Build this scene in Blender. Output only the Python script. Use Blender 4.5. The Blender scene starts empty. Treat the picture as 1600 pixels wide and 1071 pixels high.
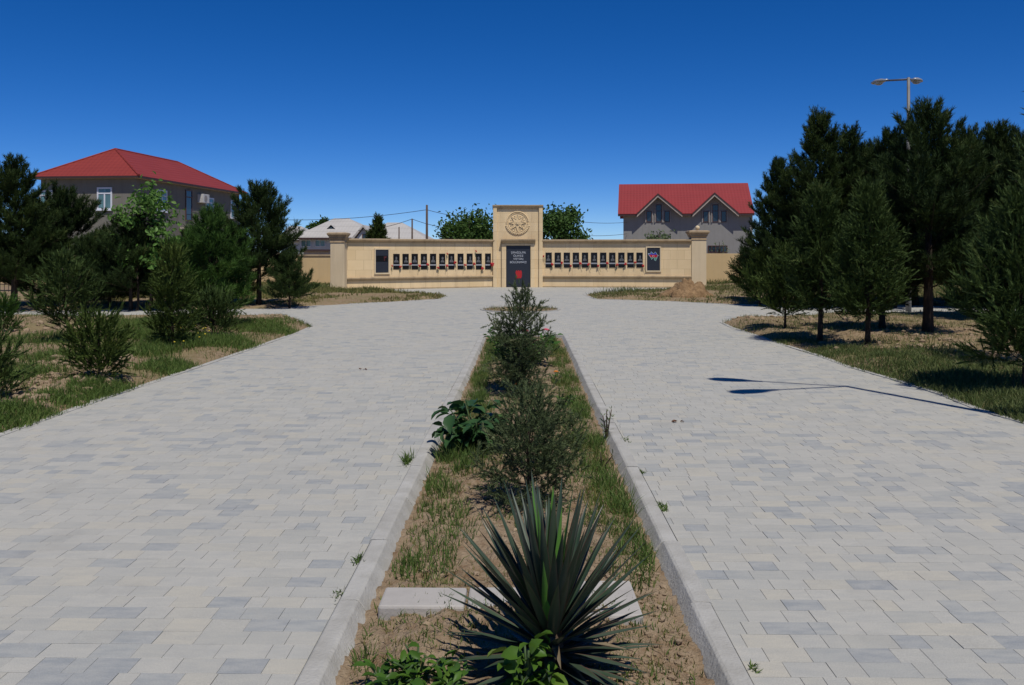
import bpy, math, random
import numpy as np
from mathutils import Vector, noise

# ------------------------------------------------------------------ camera, sky, sun, exposure
SC = bpy.context.scene
COL = SC.collection
F = 1400.0                      # focal length in photograph pixels (1600 wide)
EYE = 1.6
HOR = 394.0                     # horizon row in the photograph
cam_d = bpy.data.cameras.new("camera")
cam_d.sensor_width = 36.0
cam_d.lens = F / 1600.0 * 36.0
cam_d.clip_end = 5000
cam = bpy.data.objects.new("camera", cam_d)
COL.objects.link(cam)
cam.location = (0, 0, EYE)
cam.rotation_euler = (math.pi / 2, 0, 0)
cam_d.shift_y = (HOR - 535.5) / 1600.0
SC.camera = cam

SUN_EL = math.radians(62)
SUN_H = (0.40, -0.917)          # horizontal direction towards the sun
world = bpy.data.worlds.new("World")
SC.world = world
world.use_nodes = True
nt = world.node_tree
bg = nt.nodes["Background"]
sky = nt.nodes.new("ShaderNodeTexSky")
sky.sky_type = 'NISHITA'
sky.sun_disc = False
sky.sun_elevation = SUN_EL
sky.sun_rotation = math.atan2(SUN_H[0], SUN_H[1])
sky.altitude = 3000
sky.air_density = 0.75
sky.dust_density = 0.0
sky.ozone_density = 7.0
hsv = nt.nodes.new("ShaderNodeHueSaturation")
hsv.inputs["Saturation"].default_value = 1.26
hsv.inputs["Hue"].default_value = 0.509
hsv.inputs["Value"].default_value = 1.0
nt.links.new(sky.outputs[0], hsv.inputs["Color"])
nt.links.new(hsv.outputs[0], bg.inputs[0])
bg.inputs[1].default_value = 0.10
sun_d = bpy.data.lights.new("sun", 'SUN')
sun_d.energy = 3.6
sun_d.angle = math.radians(0.5)
sun_d.color = (1.0, 0.96, 0.90)
sun = bpy.data.objects.new("sun", sun_d)
COL.objects.link(sun)
_sd = Vector((SUN_H[0] * math.cos(SUN_EL), SUN_H[1] * math.cos(SUN_EL), math.sin(SUN_EL)))
sun.rotation_euler = _sd.to_track_quat('Z', 'Y').to_euler()
sun.location = (6, -14, 30)
SC.view_settings.view_transform = 'Standard'
SC.view_settings.look = 'None'
SC.view_settings.exposure = 0.0
SC.view_settings.gamma = 1.0
SC.render.engine = 'CYCLES'
SC.cycles.max_bounces = 5
SC.cycles.diffuse_bounces = 2
SC.cycles.transmission_bounces = 3

# ------------------------------------------------------------------ measuring helpers
def ray(px, py):
    return np.array([(px - 800) / F, 1.0, (HOR - py) / F])
def G(px, py, z=0.0):           # ground point seen at a photograph pixel
    d = ray(px, py); t = (z - EYE) / d[2]
    return np.array([d[0] * t, d[1] * t, z])
def P(px, py, Y):               # point seen at a pixel on the plane y = Y
    d = ray(px, py); t = Y / d[1]
    return np.array([d[0] * t, Y, EYE + d[2] * t])
YAW = math.atan(19 / F)
U = np.array([math.sin(YAW), math.cos(YAW)])      # along the path
Vv = np.array([math.cos(YAW), -math.sin(YAW)])    # across the path
def uv(v, u, z=0.0):
    return np.array([v * Vv[0] + u * U[0], v * Vv[1] + u * U[1], z])
def to_vu(p):
    return (p[0] * Vv[0] + p[1] * Vv[1], p[0] * U[0] + p[1] * U[1])

# ------------------------------------------------------------------ object helpers
def wloc(o):
    v = np.zeros(3)
    while o is not None:
        v += np.array(o.location); o = o.parent
    return v
def tag(o, label=None, cat=None, group=None, kind=None):
    if label: o["label"] = label
    if cat: o["category"] = cat
    if group: o["group"] = group
    if kind: o["kind"] = kind
    return o
def empty(name, loc, label=None, cat=None, group=None):
    o = bpy.data.objects.new(name, None)
    o.location = tuple(loc); o.empty_display_size = .2
    COL.objects.link(o)
    return tag(o, label, cat, group)
def copy_tree(o, parent=None):
    c = o.copy(); COL.objects.link(c); c.parent = parent
    for ch in list(o.children): copy_tree(ch, c)
    return c
def mesh(name, V, polys, mats, parent=None, rnd=None, smooth=False, midx=None):
    """V (n,3) in world space; polys = list of (m,k) index arrays; rnd = per-face value."""
    V = np.asarray(V, dtype=np.float64)
    if parent is not None: V = V - wloc(parent)
    me = bpy.data.meshes.new(name)
    polys = [np.asarray(p, dtype=np.int32) for p in polys if len(p)]
    loops = np.concatenate([p.ravel() for p in polys])
    tot = np.concatenate([np.full(len(p), p.shape[1], dtype=np.int32) for p in polys])
    start = np.concatenate([[0], np.cumsum(tot)[:-1]]).astype(np.int32)
    me.vertices.add(len(V)); me.vertices.foreach_set("co", V.astype(np.float32).ravel())
    me.loops.add(len(loops)); me.loops.foreach_set("vertex_index", loops)
    me.polygons.add(len(tot)); me.polygons.foreach_set("loop_start", start)
    me.polygons.foreach_set("loop_total", tot)
    if not isinstance(mats, (list, tuple)): mats = [mats]
    for m in mats: me.materials.append(m)
    if midx is not None: me.polygons.foreach_set("material_index", np.asarray(midx, dtype=np.int32))
    if smooth: me.polygons.foreach_set("use_smooth", np.ones(len(tot), dtype=bool))
    if not smooth: me.shade_flat()
    if rnd is not None:
        a = me.attributes.new("rnd", 'FLOAT', 'FACE')
        a.data.foreach_set("value", np.asarray(rnd, dtype=np.float32))
    me.update(calc_edges=True); me.validate()
    o = bpy.data.objects.new(name, me); COL.objects.link(o)
    if parent is not None: o.parent = parent
    return o

class MB:
    def __init__(s): s.v = []; s.f = []; s.m = []
    def add(s, vs, fs, mi=0):
        b = len(s.v); s.v += [tuple(v) for v in vs]
        for f in fs: s.f.append([b + i for i in f]); s.m.append(mi)
    def box(s, lo, hi, mi=0):
        (a, b, c), (d, e, f) = lo, hi
        s.add([(a,b,c),(d,b,c),(d,e,c),(a,e,c),(a,b,f),(d,b,f),(d,e,f),(a,e,f)],
              [(0,3,2,1),(4,5,6,7),(0,1,5,4),(1,2,6,5),(2,3,7,6),(3,0,4,7)], mi)
    def obox(s, o, ex, ey, ez, mi=0):       # origin corner + three edge vectors (right handed)
        o, ex, ey, ez = map(np.asarray, (o, ex, ey, ez))
        q = [o, o+ex, o+ex+ey, o+ey]; q += [p + ez for p in q]
        s.add(q, [(0,3,2,1),(4,5,6,7),(0,1,5,4),(1,2,6,5),(2,3,7,6),(3,0,4,7)], mi)
    def prism(s, pts, vec, mi=0):           # polygon extruded along vec
        n = len(pts); pts = [np.asarray(p, float) for p in pts]; vec = np.asarray(vec, float)
        s.add(pts + [p + vec for p in pts],
              [tuple(range(n))[::-1], tuple(range(n, 2*n))] + [(i, (i+1) % n, n + (i+1) % n, n + i) for i in range(n)], mi)
    def tube(s, pts, rad, n=8, mi=0, cap=True):
        pts = [Vector(p) for p in pts]
        if not hasattr(rad, '__len__'): rad = [rad] * len(pts)
        rings = []
        for i, p in enumerate(pts):
            t = (pts[min(i+1, len(pts)-1)] - pts[max(i-1, 0)]).normalized()
            a = t.orthogonal().normalized() if i == 0 else (a - t * a.dot(t)).normalized()
            b = t.cross(a)
            rings.append([p + (a * math.cos(2*math.pi*k/n) + b * math.sin(2*math.pi*k/n)) * rad[i] for k in range(n)])
        vs = [q for r in rings for q in r]; fs = []
        for i in range(len(rings)-1):
            for k in range(n):
                fs.append((i*n+k, i*n+(k+1)%n, (i+1)*n+(k+1)%n, (i+1)*n+k))
        if cap:
            fs.append(tuple(range(n))[::-1]); fs.append(tuple(range((len(rings)-1)*n, len(rings)*n)))
        s.add(vs, fs, mi)
    def ball(s, c, r, seg=12, rings=8, sc=(1,1,1), mi=0):
        c = np.asarray(c); vs = [c + np.array([0,0,-r*sc[2]])]; fs = []
        for i in range(1, rings):
            a = -math.pi/2 + math.pi*i/rings
            for k in range(seg):
                t = 2*math.pi*k/seg
                vs.append(c + np.array([r*math.cos(a)*math.cos(t)*sc[0], r*math.cos(a)*math.sin(t)*sc[1], r*math.sin(a)*sc[2]]))
        vs.append(c + np.array([0,0,r*sc[2]])); last = len(vs)-1
        for k in range(seg):
            fs.append((0, 1+(k+1)%seg, 1+k)); b = 1+(rings-2)*seg
            fs.append((last, b+k, b+(k+1)%seg))
        for i in range(rings-2):
            for k in range(seg):
                fs.append((1+i*seg+k, 1+i*seg+(k+1)%seg, 1+(i+1)*seg+(k+1)%seg, 1+(i+1)*seg+k))
        s.add(vs, fs, mi)
    def build(s, name, mats, parent=None, smooth=False, bevel=0):
        V = np.array(s.v, float)
        me = bpy.data.meshes.new(name)
        if parent is not None: V = V - wloc(parent)
        me.from_pydata([tuple(v) for v in V], [], s.f)
        if not isinstance(mats, (list, tuple)): mats = [mats]
        for m in mats: me.materials.append(m)
        me.polygons.foreach_set("material_index", np.array(s.m, dtype=np.int32))
        if smooth: me.polygons.foreach_set("use_smooth", np.ones(len(s.f), dtype=bool))
        me.update()
        o = bpy.data.objects.new(name, me); COL.objects.link(o)
        if parent is not None: o.parent = parent
        if bevel:
            b = o.modifiers.new("bevel", 'BEVEL'); b.width = bevel; b.segments = 2; b.limit_method = 'ANGLE'
        return o

# ------------------------------------------------------------------ materials
def new_mat(name):
    m = bpy.data.materials.new(name); m.use_nodes = True
    n = m.node_tree.nodes; return m, n, m.node_tree.links, n["Principled BSDF"]
def N(n, t, **kw):
    x = n.new(t)
    for k, v in kw.items(): setattr(x, k, v)
    return x
def mixc(n, l, fac, a, b, bt='MIX'):
    x = n.new("ShaderNodeMix"); x.data_type = 'RGBA'; x.blend_type = bt
    def put(sock, v):
        if isinstance(v, (int, float)): sock.default_value = v
        elif isinstance(v, (tuple, list)): sock.default_value = (*v[:3], 1)
        else: l.new(v, sock)
    put(x.inputs[0], fac); put(x.inputs[6], a); put(x.inputs[7], b)
    return x.outputs[2]
def ramp(n, l, fac, stops):
    r = n.new("ShaderNodeValToRGB"); l.new(fac, r.inputs[0])
    el = r.color_ramp.elements
    while len(el) < len(stops): el.new(.5)
    for e, (p, c) in zip(el, stops):
        e.position = p; e.color = (*c, 1) if hasattr(c, '__len__') else (c, c, c, 1)
    return r.outputs[0]
def noise_tex(n, l, scale, detail=4, rough=.55, vec=None, stretch=None):
    tc = n.new("ShaderNodeTexCoord"); t = n.new("ShaderNodeTexNoise")
    t.inputs["Scale"].default_value = scale; t.inputs["Detail"].default_value = detail
    t.inputs["Roughness"].default_value = rough
    src = tc.outputs["Object"]
    if stretch:
        mp = n.new("ShaderNodeMapping"); mp.inputs["Scale"].default_value = stretch
        l.new(src, mp.inputs[0]); src = mp.outputs[0]
    l.new(src, t.inputs["Vector"]); return t.outputs["Fac"]
def bump(n, l, bs, h, strength=.3, dist=.01):
    b = n.new("ShaderNodeBump"); b.inputs["Strength"].default_value = strength
    b.inputs["Distance"].default_value = dist
    l.new(h, b.inputs["Height"]); l.new(b.outputs[0], bs.inputs["Normal"]); return b
def plain(name, c1, c2=None, rough=.8, scale=6, bmp=.25, bdist=.01, metal=0, spec=.5, lo=.3, hi=.7, stretch=None, fine=60):
    m, n, l, bs = new_mat(name)
    c2 = c2 or tuple(x * .75 for x in c1)
    f = noise_tex(n, l, scale, 6, .6, stretch=stretch)
    l.new(ramp(n, l, f, [(lo, c2), (hi, c1)]), bs.inputs["Base Color"])
    bs.inputs["Roughness"].default_value = rough; bs.inputs["Metallic"].default_value = metal
    bs.inputs["Specular IOR Level"].default_value = spec
    if bmp: bump(n, l, bs, noise_tex(n, l, fine, 5), bmp, bdist)
    return m
def leafmat(name, c1, c2, c3=None, rough=.6, trans=.2, spec=.18):
    m, n, l, bs = new_mat(name)
    at = N(n, "ShaderNodeAttribute", attribute_name="rnd")
    stops = [(0, c1), (.75, c2)] + ([(1, c3)] if c3 else [])
    col = ramp(n, l, at.outputs["Fac"], stops)
    oi = N(n, "ShaderNodeObjectInfo")
    col = mixc(n, l, 1.0, col, ramp(n, l, oi.outputs["Random"], [(0, (.82,.84,.80)), (.5, (1,1,1)), (1, (1.0,.95,.72))]), 'MULTIPLY')
    l.new(col, bs.inputs["Base Color"]); bs.inputs["Roughness"].default_value = rough
    bs.inputs["Specular IOR Level"].default_value = spec
    if trans:
        tr = n.new("ShaderNodeBsdfTranslucent"); l.new(col, tr.inputs[0])
        mx = n.new("ShaderNodeMixShader"); mx.inputs[0].default_value = trans
        l.new(bs.outputs[0], mx.inputs[1]); l.new(tr.outputs[0], mx.inputs[2])
        l.new(mx.outputs[0], n["Material Output"].inputs[0])
    return m

def paver_mat():
    m, n, l, bs = new_mat("concrete_pavers")
    at = N(n, "ShaderNodeAttribute", attribute_name="rnd")
    base = ramp(n, l, at.outputs["Fac"], [(0, (.385,.376,.33)), (.2, (.445,.428,.37)), (.45, (.405,.395,.348)),
                                        (.62, (.46,.43,.35)), (.74, (.37,.368,.332)), (.86, (.365,.366,.338)), (1, (.335,.338,.32))])
    w = noise_tex(n, l, 7, 5, .6, stretch=(1, 3, 1))
    da = ramp(n, l, at.outputs["Fac"], [(.70, .2), (.90, .62)])
    bl = mixc(n, l, mixc(n, l, 1.0, ramp(n, l, w, [(.40, 0), (.66, .85)]), da, 'MULTIPLY'), base, (.19,.215,.235))
    g = noise_tex(n, l, .45, 3)
    bl = mixc(n, l, ramp(n, l, g, [(.35, 0), (.7, .22)]), bl, (.45,.42,.36))
    dk = noise_tex(n, l, 1.7, 6, .7)
    bl = mixc(n, l, ramp(n, l, dk, [(.56, 0), (.78, .4)]), bl, (.27,.255,.225))
    s = noise_tex(n, l, 220, 4)
    bl = mixc(n, l, .35, bl, ramp(n, l, s, [(.3, .25), (.7, .75)]), 'OVERLAY')
    l.new(bl, bs.inputs["Base Color"]); bs.inputs["Roughness"].default_value = .82
    bs.inputs["Specular IOR Level"].default_value = .3
    bump(n, l, bs, s, .25, .004)
    return m
def soil_mat(name="soil", green=True):
    m, n, l, bs = new_mat(name)
    a = noise_tex(n, l, 1.3, 6, .6); b = noise_tex(n, l, 14, 6, .65); c = noise_tex(n, l, 70, 4)
    col = ramp(n, l, b, [(.3, (.17,.10,.05)), (.52, (.275,.20,.125)), (.72, (.38,.29,.19))])
    col = mixc(n, l, ramp(n, l, a, [(.4, 0), (.65, .55)]), col, (.30,.22,.12) if green else (.33,.25,.165))
    if green:
        d = noise_tex(n, l, .55, 5, .65)
        col = mixc(n, l, ramp(n, l, d, [(.47, 0), (.66, .6)]), col, (.17,.17,.06))
    l.new(col, bs.inputs["Base Color"]); bs.inputs["Roughness"].default_value = .95
    bs.inputs["Specular IOR Level"].default_value = .1
    x = mixc(n, l, .5, b, c)
    bump(n, l, bs, x, .9, .04)
    return m
def wall_mat(name, c, stain, streak=.35, bscale=90, joints=False):
    m, n, l, bs = new_mat(name)
    a = noise_tex(n, l, 1.1, 6, .6)
    st = noise_tex(n, l, 2.2, 5, .6, stretch=(1.6, 1.6, .12))
    col = mixc(n, l, ramp(n, l, a, [(.35, 0), (.7, .5)]), c, tuple(x * k for x, k in zip(c, (.86,.84,.78))))
    col = mixc(n, l, ramp(n, l, st, [(.48, 0), (.75, streak)]), col, stain)
    if joints:
        tc = N(n, "ShaderNodeTexCoord"); sp = N(n, "ShaderNodeSeparateXYZ"); cb = N(n, "ShaderNodeCombineXYZ")
        l.new(tc.outputs["Object"], sp.inputs[0]); l.new(sp.outputs[0], cb.inputs[0]); l.new(sp.outputs[2], cb.inputs[1])
        br = N(n, "ShaderNodeTexBrick"); l.new(cb.outputs[0], br.inputs["Vector"]); br.offset = .5
        br.inputs["Scale"].default_value = 1.0; br.inputs["Brick Width"].default_value = .62; br.inputs["Row Height"].default_value = .42
        br.inputs["Mortar Size"].default_value = .006; br.inputs["Color1"].default_value = (1,1,1,1); br.inputs["Color2"].default_value = (.88,.86,.82,1); br.inputs["Mortar"].default_value = (.62,.58,.52,1)
        col = mixc(n, l, .8, col, br.outputs["Color"], 'MULTIPLY')
    l.new(col, bs.inputs["Base Color"]); bs.inputs["Roughness"].default_value = .85
    bs.inputs["Specular IOR Level"].default_value = .2
    bump(n, l, bs, noise_tex(n, l, bscale, 4), .3, .006)
    return m
def roof_mat(name, c, pitch=.36):
    m, n, l, bs = new_mat(name)
    tc = N(n, "ShaderNodeTexCoord"); sp = N(n, "ShaderNodeSeparateXYZ"); l.new(tc.outputs["Object"], sp.inputs[0])
    def saw(src, k):
        a = N(n, "ShaderNodeMath", operation='MULTIPLY'); a.inputs[1].default_value = k; l.new(src, a.inputs[0])
        b = N(n, "ShaderNodeMath", operation='FRACT'); l.new(a.outputs[0], b.inputs[0]); return b.outputs[0]
    ad = N(n, "ShaderNodeMath", operation='ADD'); l.new(sp.outputs[0], ad.inputs[0]); l.new(sp.outputs[1], ad.inputs[1])
    sx = saw(sp.outputs[0], 1 / .3); sz = saw(sp.outputs[2], 1 / (pitch * .6))
    wx = ramp(n, l, sx, [(0, 0), (.5, 1), (1, 0)])
    wz = ramp(n, l, sz, [(0, .0), (.12, 1), (1, .5)])
    h = mixc(n, l, .5, wx, wz)
    nz = noise_tex(n, l, .6, 5)
    col = mixc(n, l, ramp(n, l, nz, [(.35, 0), (.7, .5)]), c, tuple(x * .8 for x in c))
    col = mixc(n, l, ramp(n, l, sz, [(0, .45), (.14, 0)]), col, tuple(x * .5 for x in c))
    l.new(col, bs.inputs["Base Color"]); bs.inputs["Roughness"].default_value = .55
    bs.inputs["Specular IOR Level"].default_value = .25
    bump(n, l, bs, h, .6, .05)
    return m
def glass_mat(name, c, rough=.08):
    m, n, l, bs = new_mat(name)
    f = noise_tex(n, l, 1.5, 3, stretch=(3, 3, .3))
    l.new(ramp(n, l, f, [(.35, tuple(x * .6 for x in c)), (.65, c)]), bs.inputs["Base Color"])
    bs.inputs["Roughness"].default_value = rough; bs.inputs["Specular IOR Level"].default_value = .6
    return m
def bark_mat():
    return plain("pine_bark", (.07,.052,.038), (.028,.021,.016), .95, 9, .8, .02, spec=.1, stretch=(3, 3, .6))
def yucca_mat(name, c1, c2, edge):
    m, n, l, bs = new_mat(name)
    at = N(n, "ShaderNodeAttribute", attribute_name="rnd")
    ed = N(n, "ShaderNodeAttribute", attribute_name="edge")
    col = ramp(n, l, at.outputs["Fac"], [(0, c1), (1, c2)])
    w = noise_tex(n, l, 9, 4, stretch=(1, 1, .4))
    col = mixc(n, l, ramp(n, l, w, [(.4, 0), (.7, .4)]), col, (.085,.10,.085))
    col = mixc(n, l, ramp(n, l, ed.outputs["Fac"], [(.82, 0), (.98, .85)]), col, edge)
    l.new(col, bs.inputs["Base Color"]); bs.inputs["Roughness"].default_value = .38
    bs.inputs["Specular IOR Level"].default_value = .45
    return m

M = {}
M['paver'] = paver_mat()
M['joint'] = plain("joint_sand", (.33,.31,.27), (.25,.225,.19), .95, 30, .4)
M['kerb'] = plain("kerb_concrete", (.47,.455,.41), (.33,.315,.275), .9, 4.5, .6, .010, spec=.25)
M['slab'] = plain("slab_concrete", (.45,.42,.375), (.37,.345,.31), .9, 5, .4, .006, spec=.25)
M['soil'] = soil_mat()
M['bedsoil'] = soil_mat("median_soil", False)
M['mound'] = plain("mound_soil", (.36,.235,.125), (.15,.09,.045), .97, 6, .9, .05, spec=.1, fine=18)
M['clod'] = plain("soil_clod", (.38,.285,.185), (.24,.17,.105), .97, 9, .8, .02, spec=.1)
M['limestone'] = wall_mat("limestone_cladding", (.83,.635,.375), (.56,.42,.25), .5, joints=True)
M['limetrim'] = wall_mat("limestone_trim", (.44,.33,.20), (.22,.155,.10), .85)  # underside shade of coping and cornice put into this darker tone, plus stain streaks
M['pillarst'] = wall_mat("limestone_pillar", (.70,.56,.36), (.46,.36,.23), .4)
M['yellowwall'] = wall_mat("ochre_render", (.62,.45,.23), (.50,.37,.20), .5, 40)
M['greyhouse'] = wall_mat("grey_cement_render", (.215,.20,.165), (.15,.135,.11), .6, 20)
M['greyhouse2'] = wall_mat("dark_cement_render", (.28,.27,.25), (.21,.20,.185), .5, 20)
M['whitehouse'] = wall_mat("white_render", (.62,.64,.62), (.5,.5,.48), .4, 20)
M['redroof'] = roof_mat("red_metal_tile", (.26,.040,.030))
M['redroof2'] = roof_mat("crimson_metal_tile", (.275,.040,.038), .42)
M['asbestos'] = roof_mat("pale_fibre_cement", (.50,.47,.42), .8)
M['fascia'] = plain("brown_fascia", (.06,.03,.025), None, .6, 5, 0)
M['soffit'] = plain("pale_soffit", (.50,.42,.34), None, .7, 5, 0)
M['whiteframe'] = plain("white_window_frame", (.75,.76,.78), (.66,.67,.70), .4, 3, 0)
M['brownframe'] = plain("brown_window_frame", (.10,.04,.025), None, .5, 4, 0)
M['stoneframe'] = plain("stone_window_trim", (.33,.30,.27), None, .8, 4, 0)
M['pane'] = glass_mat("curtained_glass", (.16,.30,.30))
M['darkpane'] = glass_mat("dark_glass", (.03,.045,.06))
M['granite'] = plain("dark_granite", (.030,.035,.047), (.020,.024,.033), .42, 40, 0, spec=.35)
M['blackgranite'] = plain("black_granite", (.010,.010,.011), (.006,.006,.006), .3, 40, 0, spec=.3)
M['engraved'] = plain("engraved_grey", (.17,.17,.17), (.05,.05,.05), .7, 26, 0)
M['letters'] = plain("silver_letters", (.50,.52,.55), None, .5, 9, 0)
M['strip'] = plain("steel_strip", (.36,.36,.37), (.28,.28,.29), .4, 9, 0)
M['red'] = plain("red_petals", (.50,.012,.015), (.34,.006,.01), .6, 30, 0)
M['flagblue'] = plain("flag_blue", (.012,.06,.42), None, .5, 5, 0)
M['flagred'] = plain("flag_red", (.52,.012,.03), None, .5, 5, 0)
M['flaggreen'] = plain("flag_green", (.05,.28,.16), None, .5, 5, 0)
M['outline'] = plain("map_outline", (.50,.66,.68), None, .5, 5, 0)
M['white'] = plain("white_paint", (.75,.75,.75), None, .5, 5, 0)
M['stem'] = plain("green_stem", (.06,.11,.03), (.04,.07,.02), .7, 20, 0)
M['lampmetal'] = plain("galvanised_pole", (.20,.195,.185), (.14,.135,.13), .55, 5, .1, .003, metal=.3)
M['lamphead'] = plain("lamp_housing", (.42,.43,.43), (.34,.35,.35), .4, 5, 0, metal=.4)
M['lampglass'] = glass_mat("lamp_bowl", (.50,.52,.52), .2)
M['woodpole'] = plain("weathered_pole", (.12,.08,.055), (.07,.05,.04), .9, 6, .4, stretch=(4,4,.5))
M['cable'] = plain("black_cable", (.035,.035,.04), None, .6, 3, 0)
M['iron'] = plain("black_iron", (.02,.02,.02), None, .5, 8, 0)
M['ac'] = plain("air_conditioner_plastic", (.62,.60,.56), None, .5, 5, 0)
M['bark'] = bark_mat()
M['twig'] = plain("brown_twig", (.13,.09,.06), (.06,.045,.03), .9, 12, .4, spec=.1)
M['pine'] = leafmat("pine_needles", (.020,.038,.010), (.050,.084,.020), (.14,.17,.05), .7, .15)
M['pinelight'] = leafmat("pine_needles_bright", (.036,.08,.014), (.085,.17,.03), (.17,.25,.06), .7, .2)
M['cypress'] = leafmat("cypress_sprays", (.034,.062,.015), (.085,.13,.032), (.19,.225,.07), .7, .15)
M['juniper'] = leafmat("juniper_sprays", (.055,.078,.030), (.115,.145,.060), (.22,.22,.115), .7, .1)
M['leaf'] = leafmat("tree_leaves", (.03,.065,.015), (.06,.12,.025), (.10,.17,.045), .5, .3)
M['saplingleaf'] = leafmat("sapling_leaves", (.08,.17,.03), (.15,.28,.06), (.22,.35,.10), .5, .35)
M['farleaf'] = leafmat("far_leaves", (.04,.085,.02), (.075,.145,.035), (.13,.20,.06), .55, .25)
M['paleleaf'] = leafmat("pale_leaves", (.10,.14,.06), (.16,.21,.09), None, .6, .3)
M['roseleaf'] = leafmat("rose_leaves", (.035,.09,.016), (.075,.17,.03), (.13,.23,.05), .4, .25)
M['bigleaf'] = leafmat("blue_green_leaves", (.030,.080,.026), (.055,.125,.042), (.12,.21,.05), .45, .2, .3)
M['weedleaf'] = leafmat("weed_leaves", (.055,.13,.02), (.10,.20,.03), (.17,.24,.05), .42, .3)
M['grass'] = leafmat("grass_blades", (.075,.135,.028), (.14,.20,.05), (.27,.245,.11), .6, .3)
M['olivegrass'] = leafmat("olive_grass_blades", (.085,.125,.035), (.155,.18,.06), (.28,.25,.12), .6, .3)
M['drygrass'] = leafmat("dry_grass_blades", (.14,.155,.05), (.23,.215,.085), (.36,.30,.15), .7, .3)
M['yucca'] = yucca_mat("yucca_leaves", (.022,.044,.022), (.055,.085,.045), (.12,.055,.045))
M['yuccanew'] = yucca_mat("yucca_young_leaves", (.09,.24,.03), (.13,.31,.045), (.10,.16,.05))
M['deadleaf'] = yucca_mat("dry_yucca_leaves", (.20,.15,.085), (.28,.22,.13), (.20,.14,.08))
M['orange'] = plain("orange_petals", (.75,.24,.01), (.55,.13,.005), .6, 60, 0)
M['pink'] = plain("pink_petals", (.62,.10,.13), (.45,.05,.08), .6, 60, 0)
M['yellow'] = plain("yellow_petals", (.70,.55,.03), None, .6, 60, 0)
M['brownlitter'] = plain("dry_litter", (.22,.10,.05), (.10,.05,.03), .9, 20, 0)

# ------------------------------------------------------------------ paving outline
near_l = [uv(*to_vu(G(0, 683)), 0)]
d0 = (G(0, 683) - G(490, 512)); d0 /= np.linalg.norm(d0)
p_start_l = G(0, 683) + d0 * 12
p_start_r = uv(4.85, to_vu(p_start_l)[1])
PAVE = [p_start_l, G(0,683), G(150,629), G(320,572), G(409,541), G(470,519), G(488,511), G(480,505), G(448,495.5), G(380,494.5), G(200,496), G(0,498), G(-500,502),
        G(-500,491), G(0,487), G(310,484), G(420,483), G(546,475.5), G(640,470.5), G(688,467.8), G(700,463), G(650,460.5), G(538,457), G(536,448),
        G(1082,447), G(1082,452), G(1040,456), G(960,459), G(910,460.5), G(930,467.8), G(1040,470.8), G(1140,476), G(1300,478), G(1600,479), G(2200,482),
        G(2200,495), G(1600,492), G(1300,491), G(1164,496), G(1124,504), G(1140,512), G(1187,526.5), G(1226,541), G(1278,557), G(1327,575), G(1390,593),
        G(1470,618.5), G(1522,640), G(1597,662), p_start_r]
PV = np.array([to_vu(p) for p in PAVE])           # (v,u)
MED_OUT, MED_TOP, MED_IN, MED_END = .85, .76, .70, 17.1
RB = np.array(to_vu(G(813, 483.8))); RBR = 1.12       # round bed

def crossings(u, poly):
    a, b = poly, np.roll(poly, -1, 0)
    k = ((a[:,1] <= u) & (b[:,1] > u)) | ((b[:,1] <= u) & (a[:,1] > u))
    t = (u - a[k,1]) / (b[k,1] - a[k,1])
    return np.sort(a[k,0] + t * (b[k,0] - a[k,0]))
def cut(iv, lo, hi):
    out = []
    for a, b in iv:
        if b <= lo or a >= hi: out.append((a, b)); continue
        if a < lo: out.append((a, lo))
        if b > hi: out.append((hi, b))
    return out
def intervals(u):
    c = crossings(u, PV); iv = list(zip(c[0::2], c[1::2]))
    if u < MED_END: iv = cut(iv, -MED_OUT, MED_OUT)
    d = RBR**2 - (u - RB[1])**2
    if d > 0: iv = cut(iv, RB[0] - math.sqrt(d), RB[0] + math.sqrt(d))
    return iv
def inside(pts, poly):
    x, y = pts[:,0], pts[:,1]; r = np.zeros(len(pts), bool)
    for a, b in zip(poly, np.roll(poly, -1, 0)):
        k = ((a[1] <= y) & (b[1] > y)) | ((b[1] <= y) & (a[1] > y))
        if a[1] == b[1]: continue
        r ^= k & (x < a[0] + (y - a[1]) / (b[1] - a[1]) * (b[0] - a[0]))
    return r
def dist_poly(pts, poly):
    d = np.full(len(pts), 1e9)
    for a, b in zip(poly, np.roll(poly, -1, 0)):
        ab = b - a; L = ab @ ab
        if L < 1e-9: continue
        t = np.clip(((pts - a) @ ab) / L, 0, 1)
        d = np.minimum(d, np.linalg.norm(pts - (a + t[:,None] * ab), axis=1))
    return d
def vu_arr(xy):
    return np.stack([xy[:,0]*Vv[0] + xy[:,1]*Vv[1], xy[:,0]*U[0] + xy[:,1]*U[1]], 1)
def xy_arr(vu):
    return np.stack([vu[:,0]*Vv[0] + vu[:,1]*U[0], vu[:,0]*Vv[1] + vu[:,1]*U[1]], 1)
def fbm(x, y, s, seed=0., oct=4):
    return np.array([noise.fractal(Vector((a*s + seed, b*s - seed, seed*.37)), .9, 2.0, oct) for a, b in zip(x, y)])

# ------------------------------------------------------------------ ground
g = MB(); g.add([(-2500,-400,-.32),(2500,-400,-.32),(2500,3500,-.32),(-2500,3500,-.32)], [(0,1,2,3)])
tag(g.build("ground", M['soil']), kind='structure')

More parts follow.
